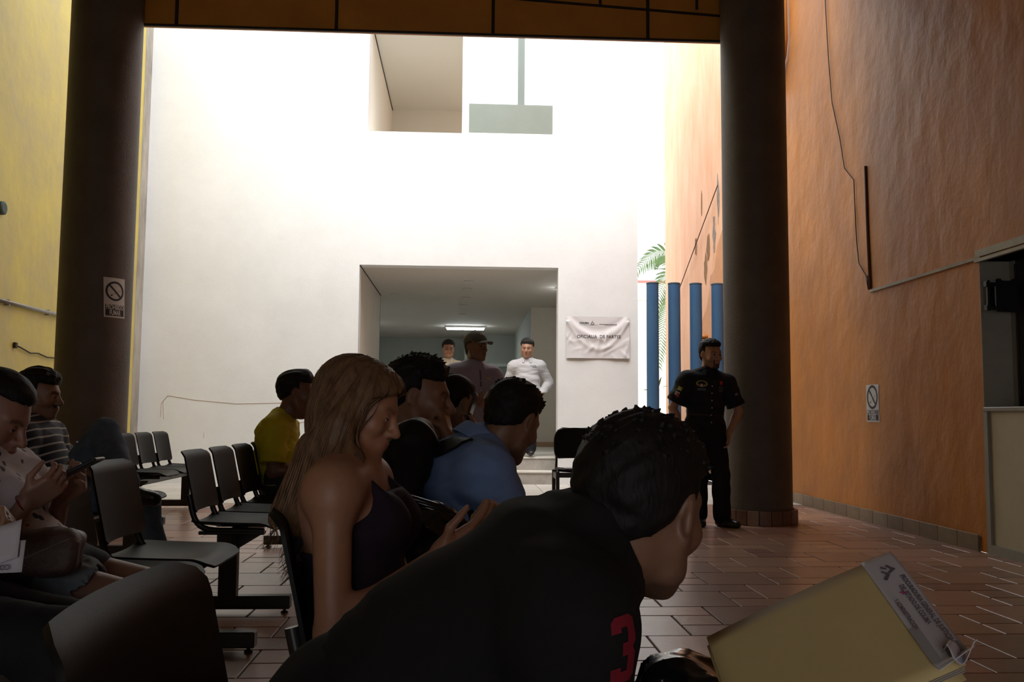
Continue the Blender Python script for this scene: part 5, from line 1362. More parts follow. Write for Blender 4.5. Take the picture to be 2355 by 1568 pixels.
# man in the cap
m_lil = cloth('lilac_shirt_cloth', (0.34, 0.31, 0.37), 0.8, var=0.05)
r, J, b = standing('person in lilac shirt and grey cap, standing before the lobby doorway', (0.08, 7.90, 0), (0.075, 7.90, 0.930), (0.080, 7.90, 1.410), (0.100, 7.885, 1.595), -58, (-42, 0, 0), 1.72, SKD, 0.007,
    dict(w=(0.215, 7.72, 1.10), e=A_(0.6, 0.3, -0.3), d=A_(-0.6, -0.5, 0.1), n=A_(-0.4, 0.5, 0.6), c=0.8), dict(w=(0.075, 7.70, 1.115), e=A_(-0.7, 0.1, -0.3), d=A_(0.9, -0.25, 0.1), n=A_(-0.1, 0.6, 0.5), c=0.8),
    (0.17, 7.92, 0.08), (0.0, 7.96, 0.08), hs=1.0, sw=1.05, color=lambda J: skin_color(J, SKD, stub=0.15))
J_cap = J
so = shirt_ops(J, 0.022, 1.05, 0.80, belly=0.015, seed=101, fold=0.006, freq=50, slw=1.3, cuff=0.016, hem=-0.16)
sh = sdf_obj('shirt', so, 0.008, m_lil, r); collar_ring(J, r, m_lil, parent=sh, openang=25)
R1 = J['R1']
decal('placket', rect2d(-0.009, -0.04, 0.009, 0.10), so, J['chest'] + R1[2] * 0.02, R1[1], R1[2], cloth('dark_placket_cloth', (0.12, 0.11, 0.15)), r, sh, 0.02)
buttons(J, r, so, 5, sh, m_w, 0.10, 0.78, 0.005)
decal('breast_pocket', rect2d(-0.045, -0.055, 0.045, 0.045), so, J['chest'] + R1[1] * 0.085 + R1[2] * 0.0, R1[1], R1[2], cloth('pocket_cloth', (0.36, 0.33, 0.39)), r, sh, 0.015, 0.003)
decal('pocket_card', rect2d(-0.022, 0.0, 0.022, 0.022), so, J['chest'] + R1[1] * 0.090 + R1[2] * 0.040, R1[1], R1[2], mat('yellow_card', (0.50, 0.40, 0.18), 0.5), r, sh, 0.015, 0.005)
sdf_obj('trousers', trouser_ops(J, 0.018, upto=1.95, seed=102, top=0.1, flare=0.02), 0.011, m_brownt, r); shoes(J, r, 0.011, m_shoe)
sdf_obj('hair', hair_short(J, 0.006, 0.0, a=0.9, b=-0.01, front=0.07, amp=0.002, seed=85), 0.007, hair_mat('grey_hair', (0.06, 0.055, 0.05)), r)
def cap(J):
    t = thing('baseball_cap', 'grey brown baseball cap on the man in the lilac shirt', 'cap', tuple(lw(J, 0, 0, 0.06)))
    h = J['hs']; R = J['Rh']; m = cloth('grey_cap_cloth', (0.13, 0.12, 0.10), 0.85)
    o = [U_(EL(lw(J, -0.012, 0, 0.050), R, np.array((0.112, 0.092, 0.092)) * h), 0.02), I_(PL(lw(J, 0.07, 0, 0.046), -R[2] + 0.10 * R[0]), 0.004), N_(folds(7, 0.003, 60))]
    sdf_obj('crown', o, 0.006, m, t); base = np.array(t.location)
    def fn(u, v):
        a = math.radians(-58 + 116 * u); x = 0.088 * math.cos(a) + 0.012 + 0.072 * v * math.cos(a * 0.8); y = 0.088 * math.sin(a) * (1 + 0.06 * v); z = 0.050 - 0.012 * v - 0.020 * (y / 0.08) ** 2
        return tuple(lw(J, x, y, z) - base)
    MB().slab(fn, 16, 6, 0.004 * h).build('brim', m, t, True, 50)
    bt = lw(J, -0.012, 0, 0.143) - base
    MB().lathe([(0.001, 0.006), (0.008, 0.004), (0.010, 0.0)], tuple(bt), 10).build('top_button', m, t, True)
    decal('cap_lettering', text_mesh('', 0.02) if False else merge2d(*[seg2d(-0.03 + 0.012 * k, -0.006 + 0.004 * (k % 2), -0.022 + 0.012 * k, 0.008, 0.004) for k in range(6)]), o[:1], lw(J, 0.06, 0, 0.105), R[1], R[2], m_w, t, t, 0.01)
cap(J)
hw, hd, hn, *_ = J['handR']
t = thing('paper_slip', 'small pink white paper slip in the hands of the man in the cap', 'paper', tuple(hw + hd * 0.10))
u = nrm(A_(0.55, -0.2, 0.8)); v = nrm(A_(0.8, 0.1, -0.5))
def fn(a, c): q = u * 0.10 * (a - 0.3) + v * 0.07 * (c - 0.5) + A_(0, -0.004 * math.sin(3 * a), 0) + A_(0.02, -0.018, 0.01); return tuple(q)
MB().slab(fn, 4, 3, 0.0012).build('sheet', mat('pinkish_paper', (0.62, 0.50, 0.50), 0.7), t, True)

# two men on the lobby landing
m_wsh = cloth('white_shirt_cloth', (0.52, 0.505, 0.52), 0.75, var=0.04)
zz = PZ
r, J, b = standing('person in white long sleeved shirt with hand in pocket, on the lobby landing', (0.97, 14.05, zz), (0.975, 14.05, zz + 0.985), (0.965, 14.05, zz + 1.445), (0.968, 14.02, zz + 1.655), -92, (-100, 6, 3), 1.80, SKL, 0.0075,
    dict(w=(1.185, 14.0, zz + 0.93), e=A_(0.9, 0.5, 0), d=A_(-0.2, -0.1, -1), n=A_(-1, 0, 0), c=0.6), dict(w=(0.76, 13.98, zz + 0.90), e=A_(-0.5, 0.6, 0), d=A_(0.1, -0.1, -1), n=A_(1, 0, 0), c=0.5),
    (1.02, 14.02, zz + 0.085), (0.875, 14.10, zz + 0.085), footL=A_(0.05, -1, 0), footR=A_(-0.55, -0.8, 0), sw=1.12, hs=1.12, color=lambda J: skin_color(J, SKL, stub=0.1), headkw=dict(jaw=1.1))
sdf_obj('hair', hair_short(J, 0.014, 0.008, a=0.85, b=0.0, front=0.066, amp=0.003, seed=95), 0.007, hair_mat('dark_grey_hair', (0.035, 0.032, 0.030)), r)
so = shirt_ops(J, 0.022, 1.08, 1.94, belly=0.02, seed=111, fold=0.0055, freq=52, slw=1.05, cuff=0.004, hem=-0.02)
sh = sdf_obj('shirt', so, 0.008, m_wsh, r); collar_ring(J, r, m_wsh, parent=sh, openang=22); R1 = J['R1']
m_logo = mat('dark_logo_print', (0.05, 0.06, 0.12), 0.6)
decal('chest_logo', merge2d(*[seg2d(-0.05 + 0.014 * k, 0.008, -0.04 + 0.014 * k, 0.014, 0.009) for k in range(5)], rect2d(-0.02, -0.012, 0.045, -0.004), seg2d(0.022, 0.02, 0.034, 0.005, 0.01)), so, J['chest'] + R1[1] * 0.10 + R1[2] * 0.06, R1[1], R1[2], m_logo, r, sh, 0.012)
sdf_obj('trousers', trouser_ops(J, 0.022, upto=1.97, seed=112, top=0.12, flare=0.03), 0.011, cloth('navy_trouser_cloth', (0.012, 0.012, 0.018)), r); shoes(J, r, 0.010, m_shoe)
r, J, b = standing('person in white polo shirt and glasses at the back of the lobby doorway', (-0.25, 14.8, zz), (-0.262, 14.8, zz + 0.99), (-0.262, 14.8, zz + 1.47), (-0.256, 14.77, zz + 1.685), -88, (-82, 2, 0), 1.80, SKL, 0.0085,
    dict(w=(-0.02, 14.75, zz + 0.97), e=A_(0.8, 0.3, 0), d=A_(0, 0, -1), n=A_(-1, 0, 0)), dict(w=(-0.50, 14.75, zz + 0.97), e=A_(-0.8, 0.3, 0), d=A_(0, 0, -1), n=A_(1, 0, 0)),
    (-0.16, 14.82, zz + 0.085), (-0.36, 14.82, zz + 0.085), hs=1.06, color=lambda J: skin_color(J, SKL))
sdf_obj('hair', hair_short(J, 0.014, 0.012, a=0.85, b=0.004, front=0.064, amp=0.004, seed=105), 0.0075, m_hair, r)
m_cream = cloth('cream_polo_cloth', (0.70, 0.62, 0.50), 0.8, var=0.04)
so = shirt_ops(J, 0.020, 1.05, 0.85, seed=121, fold=0.007, freq=45, slw=1.15, hem=-0.08)
sh = sdf_obj('polo_shirt', so, 0.009, m_cream, r); collar_ring(J, r, m_cream, parent=sh, openang=25); R1 = J['R1']
decal('chest_mark', ring2d(0, 0, 0.002, 0.016, 12), so, J['chest'] - R1[1] * 0.10 + R1[2] * 0.04, R1[1], R1[2], mat('orange_mark', (0.6, 0.15, 0.05), 0.6), r, sh, 0.012)
sdf_obj('trousers', trouser_ops(J, 0.018, upto=1.97, seed=122, top=0.1, flare=0.02), 0.013, m_brownt, r); shoes(J, r, 0.012, m_shoe)
gl_ = MB(); base = np.array(r.location)
for q in (-1, 1):
    gl_.tube([tuple(lw(J, 0.098, q * 0.033 + 0.026 * math.cos(a), 0.0 + 0.017 * math.sin(a)) - base) for a in np.linspace(0, 6.2832, 14)], 0.0016, 5)
    gl_.tube([tuple(lw(J, 0.096, q * 0.058, 0.004) - base), tuple(lw(J, 0.0, q * 0.082, 0.010) - base)], 0.0014, 5)
gl_.tube([tuple(lw(J, 0.100, -0.008, 0.002) - base), tuple(lw(J, 0.100, 0.008, 0.002) - base)], 0.0014, 5)
o = gl_.build('glasses', mat('dark_glasses_frame', (0.02, 0.02, 0.02), 0.3), r, True); o['kind'] = 'stuff'
# ================================================================== THINGS ON WALLS AND IN HANDS
m_ink = mat('black_ink', (0.025, 0.02, 0.025), 0.7); m_pap = mat('white_notice_paper', (0.66, 0.64, 0.66), 0.65, var=0.03, vscale=8)
# ---- crumpled paper notice on the white wall
def notice():
    x0, x1, z0, z1 = 1.512, 2.462, 1.868, 2.492; t = thing('paper_notice', 'crumpled white paper notice reading OFICIALIA DE PARTES on the white wall', 'notice', (x0, YW, z0))
    W, H_ = x1 - x0, z1 - z0
    rs = np.random.RandomState(12); cr = [(rs.uniform(0, 1), rs.uniform(0, 0.55), rs.uniform(0, 6.28), rs.uniform(0.05, 0.22), rs.uniform(0.3, 1)) for _ in range(26)]
    def relief(u, v):
        d = 0.010
        s = 0.30 + 0.42 * (2 * u - 1) ** 2 + 0.28; k = v - (0.50 + 0.47 * (2 * u - 1) ** 2)              # swag hung from the two top corners
        d += 0.015 * math.exp(-(k / 0.11) ** 2) - 0.006 * math.exp(-((k - 0.17) / 0.08) ** 2)
        k2 = v - (0.22 + 0.70 * (2 * u - 1) ** 2); d += 0.010 * math.exp(-(k2 / 0.07) ** 2)
        for a, b, th, w, am in cr:
            q = (u - a) * math.cos(th) * 1.5 + (v - b) * math.sin(th); r_ = math.hypot((u - a) * 1.5, v - b)
            d += 0.012 * am * max(0, 1 - abs(q) / 0.06) * max(0, 1 - r_ / (w + 0.12))
        d += 0.016 * (1 - v) ** 2 * (0.6 + 0.4 * math.sin(u * 9))
        e = min(u, 1 - u); d *= min(1, 0.25 + e / 0.08) if v > 0.9 else 1
        return d
    def fn(u, v): return (u * W, -relief(u, v) - 0.002, v * H_)
    sheet = MB().slab(fn, 72, 52, 0.0012).build('sheet', m_pap, t, True, 80)
    GR = np.array([[relief(i / 72, j / 52) for j in range(53)] for i in range(73)])
    def rl(u, v):
        i, j = min(int(u * 72), 71), min(int(v * 52), 51); a, b = u * 72 - i, v * 52 - j
        return max(GR[i, j], GR[i + 1, j], GR[i, j + 1], GR[i + 1, j + 1]) * 0.5 + 0.5 * (GR[i, j] * (1 - a) * (1 - b) + GR[i + 1, j] * a * (1 - b) + GR[i, j + 1] * (1 - a) * b + GR[i + 1, j + 1] * a * b)
    def mp(cx, cz): return lambda x, y: (cx + x, -rl((cx + x) / W, (cz + y) / H_) - 0.0052, cz + y)
    flat_print('lettering', text_mesh('OFICIALIA  DE PARTES', 0.068, 0.655), mp(W * 0.515, H_ * 0.515), m_ink, t)
    flat_print('heading', text_mesh('COLIMA', 0.030, 0.145, 0.0012), mp(W * 0.285, H_ * 0.845), m_ink, t)
    m_g = mat('grey_ink', (0.16, 0.15, 0.16), 0.7)
    em = merge2d(ring2d(0, -0.008, 0.014, 0.021, 16), seg2d(0, 0.01, 0, 0.034, 0.008), seg2d(-0.026, -0.022, 0.026, -0.022, 0.008), seg2d(-0.024, 0.004, -0.020, -0.02, 0.005), seg2d(0.024, 0.004, 0.020, -0.02, 0.005))
    flat_print('emblem', em, mp(W * 0.415, H_ * 0.845), m_g, t)
    flat_print('rule', seg2d(-0.14, 0, 0.14, 0, 0.003), mp(W * 0.36, H_ * 0.80), m_g, t)
    flat_print('small_print', merge2d(*[seg2d(-0.135 + 0.027 * k, 0, -0.113 + 0.027 * k, 0, 0.007) for k in range(10)]), mp(W * 0.665, H_ * 0.818), m_ink, t)
    flat_print('small_print', merge2d(*[seg2d(-0.09 + 0.026 * k, 0, -0.07 + 0.026 * k, 0, 0.005) for k in range(7)]), mp(W * 0.705, H_ * 0.793), m_g, t)
notice()
# ---- no smoking notices
def no_smoking(label, mapper, w, h):
    t = thing('no_smoking_notice', label, 'notice', tuple(mapper(0, 0, 0)), 'no smoking notices'); b0 = np.array(mapper(0, 0, 0))
    mp = lambda d: (lambda x, y: tuple(np.array(mapper(x, y, d)) - b0))
    MB().slab(lambda u, v: mp(0.0015)((u - 0.5) * w, (v - 0.5) * h), 10, 8, 0.0015).build('sheet', mat('notice_paper', (0.60, 0.58, 0.55), 0.7), t)
    k = w / 0.20
    flat_print('prohibition_ring', ring2d(0, h * 0.165, 0.068 * k, 0.086 * k, 40), mp(0.0035), m_ink, t)
    flat_print('prohibition_bar', seg2d(-0.052 * k, h * 0.165 + 0.052 * k, 0.052 * k, h * 0.165 - 0.052 * k, 0.017 * k), mp(0.0034), m_ink, t)
    flat_print('cigarette', merge2d(seg2d(-0.03 * k, h * 0.165 - 0.040 * k, 0.055 * k, h * 0.165 + 0.008 * k, 0.002), seg2d(-0.034 * k, h * 0.165 - 0.032 * k, 0.05 * k, h * 0.165 + 0.016 * k, 0.002), seg2d(-0.040 * k, h * 0.165 - 0.042 * k, -0.026 * k, h * 0.165 - 0.033 * k, 0.013)), mp(0.003), m_ink, t)
    V, F = [], []
    for i in range(9):
        for j in range(2): V.append((-0.088 * k + 0.176 * k * i / 8, -h * 0.46 + (h * 0.285) * j))
    F = [(2 * i, 2 * i + 2, 2 * i + 3, 2 * i + 1) for i in range(8)]
    flat_print('caption_block', (V, F), mp(0.003), m_ink, t)
    m_l = mat('pale_lettering', (0.56, 0.54, 0.52), 0.7)
    for txt, y, ww in (('PROHIBIDO', -0.245, 0.162), ('FUMAR', -0.385, 0.105)):
        flat_print('caption', text_mesh(txt, 0.060 * k, ww * k, 0.002), (lambda yy: (lambda x, q: mp(0.0045)(x, yy * h + q)))(y), m_l, t)
# on the left pillar (wrapped round it): centre at angle facing the camera side
pc_ = A_(-3.56, 8.95); pr_ = 0.331; a_c = math.atan2(-0.62, 0.80)
def mapL(x, y, d):
    x2 = x - 0.05 * y; a = a_c + x2 / pr_; rr = pr_ + d; return (pc_[0] + rr * math.cos(a), pc_[1] + rr * math.sin(a), 2.085 + y)
no_smoking('white no smoking notice stuck on the left brown pillar', mapL, 0.215, 0.375)
def mapR(x, y, d):        # on the orange wall
    k = 0.02 * math.sin((y + 0.15) * 9) * (1 if x > 0 else 0.4); return (WX1 - d - 0.001 - max(0, 0.006 * (0.1 - x)), 8.645 - x + k * 0.4, 1.150 + y)
no_smoking('white no smoking notice on the orange wall', mapR, 0.27, 0.36)

# ---- conduit and cables
m_pipe = mat('grey_conduit', (0.30, 0.29, 0.26), 0.4, metal=0.3); m_cab = mat('dark_cable', (0.05, 0.03, 0.025), 0.7); m_opipe = mat('orange_painted_pipe', (0.42, 0.17, 0.03), 0.45)
t = thing('conduit_pipe', 'grey conduit pipe running along the yellow wall', 'pipe', (WX0, 9.2, 2.12))
MB().tube([(0.035, 0, 0.0), (0.035, 2.0, 0.0)], 0.022, 10).build('pipe', m_pipe, t, True)
for y in (0.35, 1.25): MB().box(0.0, 0.045, y - 0.012, y + 0.012, -0.03, 0.03).build('clip', m_pipe, t)
t = thing('wall_cable', 'loose dark cable sagging on the yellow wall below the conduit', 'cable', (WX0, 9.8, 1.68))
MB().tube([(0.015, -0.02, 0.02), (0.02, 0.10, 0.0), (0.02, 0.30, -0.04), (0.02, 0.48, -0.03), (0.02, 0.70, -0.06), (0.02, 0.95, -0.055), (0.02, 1.2, -0.03)], 0.008, 6).build('cable', m_cab, t, True)
MB().box(0.0, 0.03, -0.05, 0.0, -0.01, 0.05, 0.005).build('socket', m_cab, t)
t = thing('wall_mark', 'small dark round fitting high on the yellow wall at the left edge', 'fitting', (WX0, 9.36, 3.06))
MB().lathe([(0.07, 0), (0.07, 0.03), (0.05, 0.04)], n=14).build('disc', mat('teal_fitting', (0.06, 0.10, 0.09), 0.6), t).rotation_euler = (0, math.pi / 2, 0)
t.location.x = WX0 + 0.001
t = thing('wall_cable', 'thin dark cable hanging down the orange wall', 'cable', (WX1, 8.7, 2.3))
def ow(px_y, z): return (-0.012, px_y - 8.7, z - 2.3)
pts = [(9.62, 6.6), (9.55, 5.5), (9.50, 4.9), (9.43, 4.4), (9.25, 3.95), (9.15, 3.6), (8.93, 3.42), (8.92, 3.1), (8.90, 2.8), (8.86, 2.55), (8.72, 2.42), (8.64, 2.30)]
MB().tube([ow(*p) for p in pts], 0.005, 6).build('cable', m_cab, t, True)
t = thing('wall_conduit', 'straight dark conduit standing on the pale trim of the orange wall', 'pipe', (WX1, 8.62, 2.26))
MB().tube([(-0.012, 0.0, 0.0), (-0.012, 0.03, 0.6), (-0.012, 0.045, 1.23)], 0.013, 8).build('pipe', mat('rusty_conduit', (0.12, 0.05, 0.025), 0.6), t, True)
MB().tube([(-0.012, 0.02, 0.0), (-0.012, 0.08, 0.14)], 0.014, 8).build('branch', MATS['rusty_conduit'], t, True)
t = thing('drain_pipe', 'orange painted pipe bending into the wall above the right pillar', 'pipe', (WX1, 10.72, 5.05))
MB().tube([(-0.06, 0.0, 2.2), (-0.06, 0.0, 0.60), (-0.06, 0.05, 0.42), (-0.06, 0.26, 0.16), (-0.05, 0.34, 0.04)], 0.045, 12).build('pipe', m_opipe, t, True)
MB().tube([(-0.06, 0.24, 0.19), (-0.06, 0.29, 0.12)], 0.055, 12).build('coupling', m_opipe, t, True)
# ---- wall bracket for a screen on the hatch reveal
t = thing('screen_bracket', 'black articulated screen bracket mounted beside the hatch', 'bracket', (WX1, HY1 - 0.01, 1.93)); m_br = mat('black_bracket_steel', (0.008, 0.008, 0.008), 0.4)
MB().poly([(0.045, -0.12), (0.20, -0.125), (0.215, -0.11), (0.215, -0.05), (0.205, -0.03), (0.205, 0.04), (0.215, 0.06), (0.215, 0.12), (0.20, 0.13), (0.17, 0.13), (0.155, 0.115), (0.09, 0.115), (0.075, 0.13), (0.05, 0.13), (0.035, 0.115), (0.035, -0.10)], (0, -0.14, 0), (1, 0, 0), (0, 0, 1), -0.012).build('mount_plate', m_br, t)
for z in (-0.095, 0.085):
    MB().box(-0.045, 0.10, -0.155, -0.125, z - 0.014, z + 0.014, 0.003).build('arm', m_br, t); MB().box(-0.05, -0.02, -0.165, -0.12, z - 0.02, z + 0.02, 0.003).build('arm_knuckle', m_br, t)
MB().box(-0.035, -0.015, -0.15, -0.13, -0.10, 0.115).build('rail', m_br, t)
MB().box(0.09, 0.15, -0.13, 0.0, -0.05, 0.05).build('extension_arm', m_br, t); MB().box(0.07, 0.17, -0.008, 0.006, -0.09, 0.09).build('wall_plate', m_br, t)
for z in (-0.05, 0.0, 0.05): MB().box(0.06, 0.09, -0.155, -0.15, z - 0.006, z + 0.006).build('slot_rib', m_br, t)

# ---- blue posts closing the passage
m_bp = mat('blue_post_paint', (0.030, 0.095, 0.22), 0.45, color2=(0.045, 0.12, 0.23), vscale=4, bump=0.2, bscale=30, stretch=(1, 1, 0.3))
lab = ['blue post nearest the white wall', 'second blue post from the white wall', 'third blue post from the white wall, beside the guard', 'fourth blue post from the white wall, half behind the brown pillar', 'blue post against the orange wall, behind the brown pillar']
for i in range(4):
    t = thing('blue_post', lab[i], 'post', (2.80 + 0.327 * i, 13.42, 0), 'blue posts across the passage')
    MB().lathe([(0.092, 0.0), (0.092, 1.5), (0.090, 2.985)], n=24).build('shaft', m_bp, t, True, 40)
    MB().lathe([(0.094, 2.985), (0.094, 3.0), (0.080, 3.008), (0.0795, 2.97)], n=24, cap=False).build('rim', mat('worn_blue_rim', (0.06, 0.08, 0.10), 0.7, var=0.4, vscale=20), t)
# ---- orange column with broken render behind the posts
t = thing('drain_pipe', 'orange downpipe with a collar behind the blue posts', 'pipe', (3.80, 14.4, 0))
MB().tube([(0, 0, 0), (0, 0, 2.28)], 0.085, 14).build('pipe', mat('faded_orange_pipe', (0.50, 0.20, 0.05), 0.5), t, True)
MB().tube([(0, 0, 2.26), (0, 0, 2.32)], 0.098, 14).build('collar', MATS['faded_orange_pipe'], t, True)
MB().poly([(-15.15, 0.0), (-12.4, 0.0), (-12.4, 4.05), (-13.5, 4.0), (-13.95, 3.68), (-14.12, 3.36), (-14.30, 3.27), (-14.45, 3.02), (-14.62, 2.78), (-14.88, 2.62), (-14.98, 2.36), (-15.15, 2.2)], (WX1 - 0.006, 0, 0), (0, -1, 0), (0, 0, 1), 0.006).build('repainted_patch', mat('fresh_orange_plaster', (0.62, 0.26, 0.06), 0.5, var=0.12, vscale=3), bpy.data.objects['wall_right_courtyard'])
# ---- flaking patches on the orange courtyard wall
m_fl = mat('exposed_grey_render', (0.30, 0.27, 0.25), 0.8, var=0.4, vscale=12); m_fl2 = mat('exposed_brown_render', (0.30, 0.17, 0.07), 0.8, var=0.4, vscale=12)
rs = np.random.RandomState(5)
wr_ = bpy.data.objects['wall_right_courtyard']
for i, (y, z, wy, wz) in enumerate(((14.5, 3.75, 0.14, 0.34), (14.15, 3.9, 0.10, 0.40), (14.7, 3.45, 0.12, 0.30), (14.35, 3.1, 0.10, 0.22), (15.3, 3.9, 0.10, 0.2), (14.0, 3.35, 0.09, 0.36), (14.9, 4.6, 0.05, 0.3), (13.9, 4.5, 0.08, 0.5))):
    n = 14; P = [(wy * (0.55 + 0.45 * rs.rand()) * math.cos(6.2832 * k / n), wz * (0.45 + 0.55 * rs.rand()) * math.sin(6.2832 * k / n)) for k in range(n)]
    MB().poly(P, (WX1, y, z), (0, -1, 0), (0, 0, 1), -0.004 if False else 0.004).build('flaked_patch', m_fl if i % 2 else m_fl2, wr_)
t = thing('guy_wire', 'thin dark wire slanting across the orange courtyard wall', 'wire', (3.9, 13.9, 4.4))
MB().tube([(0, -0.15, 0.2), (0, 3.2, -1.45)], 0.008, 5).build('strand', m_cab, t)
# ---- faint pencil scrawl on the white wall
t = thing('wall_scrawl', 'faint reddish scrawled line low on the white wall', 'scrawl', (-4.5, YW, 1.2)); m_sc = mat('faint_red_scrawl', (0.42, 0.30, 0.26), 0.8)
for pts in ([(0.12, -0.25), (0.13, -0.05), (0.22, 0.06), (0.6, 0.0), (1.2, -0.05), (1.9, -0.03), (2.5, 0.10)], [(0.22, 0.06), (0.15, -0.02), (0.17, -0.28)], [(1.6, -0.35), (2.0, -0.33), (2.4, -0.28)], [(0.75, -0.55), (0.75, -0.47)]):
    MB().tube([(x, -0.001, z) for x, z in pts], 0.0035, 5).build('stroke', m_sc, t)

# ---- palm fronds beyond the passage
def palm(name, label, base, fronds, group):
    t = thing(name, label, 'palm', base, group); m = mat('palm_leaf', (0.07, 0.13, 0.035), 0.5, var=0.3, vscale=5); ms = mat('palm_stem', (0.16, 0.17, 0.07), 0.6)
    MB().tube([(0, 0, 0), (0.02, 0, base[2] * 0 + 0.8), (0.0, 0, 1.6), (-0.02, 0, fronds[0][0][2])], [0.09, 0.07, 0.06, 0.04], 10).build('trunk', ms, t, True)
    for pts in fronds:
        c = bez(pts, 14); MB().tube([tuple(p) for p in c], [0.016 - 0.0009 * k for k in range(15)], 6).build('frond_rib', ms, t)
        mb = MB()
        for k in range(3, 15):
            tg = (c[min(k + 1, 14)] - c[k - 1]).normalized(); sd = tg.cross(Vector((0, 1, 0))).normalized()
            for q in (-1, 1):
                for sub in (0.0, 0.33, 0.67):
                    b0 = c[k - 1].lerp(c[k], sub); L = 0.42 * math.sin(math.pi * (0.16 + 0.76 * k / 15)); tip = b0 + (sd * q * 0.80 + tg * 0.6 + Vector((0, 0.12 * q, -0.28))) * L; md = b0.lerp(tip, 0.5) + Vector((0, 0, 0.03)); w = 0.022
                    wv = tg * w
                    mb.add([b0 - wv * 0.4, md - wv, tip, md + wv, b0 + wv * 0.4, md + Vector((0, 0.006, 0.004))], [(0, 1, 5), (1, 2, 5), (2, 3, 5), (3, 4, 5), (4, 0, 5)])
        o = mb.build('leaflets', m, t); o['kind'] = 'stuff'
palm('palm_tree', 'palm with drooping fronds beyond the passage, behind the blue posts', (5.05, 20.6, 0), [[(0, 0, 4.0), (-0.15, 0, 4.9), (-0.55, 0, 5.1), (-1.15, 0, 4.3)], [(0, 0, 4.0), (-0.2, 0, 4.7), (-0.5, 0.1, 4.4), (-0.75, 0.1, 3.1)], [(0, 0, 4.0), (0.3, 0, 4.9), (0.9, 0, 4.9), (1.4, 0, 4.2)], [(0, 0, 4.0), (-0.25, 0.0, 4.0), (-0.55, 0.1, 3.2), (-0.62, 0.1, 2.1)]], None)
t = thing('leafy_plant', 'small green plant leaves beside the head of the guard', 'plant', (3.20, 15.0, 0)); ml = mat('bright_leaf', (0.16, 0.30, 0.05), 0.45)
MB().tube([(0, 0, 0), (0.03, 0, 0.8), (0.0, 0, 1.45)], 0.012, 6).build('stem', MATS['palm_stem'], t)
for k, (dx, dz, an) in enumerate(((-0.10, 0.30, 0.9), (0.05, 0.36, 1.2), (-0.16, 0.12, 0.5), (0.12, 0.20, 0.8), (0.0, 0.26, 1.0))):
    def fn(u, v, dx=dx, dz=dz): w = 0.028 * math.sin(math.pi * min(1, 0.08 + 0.92 * u)); return (dx * 1.6 * u + (v - 0.5) * 2 * w * 0.8, (v - 0.5) * w + 0.02 * k * u, 1.42 + dz * u - 0.1 * u * u + (v - 0.5) * w)
    MB().slab(fn, 8, 2, 0.002).build('leaf', ml, t, True)

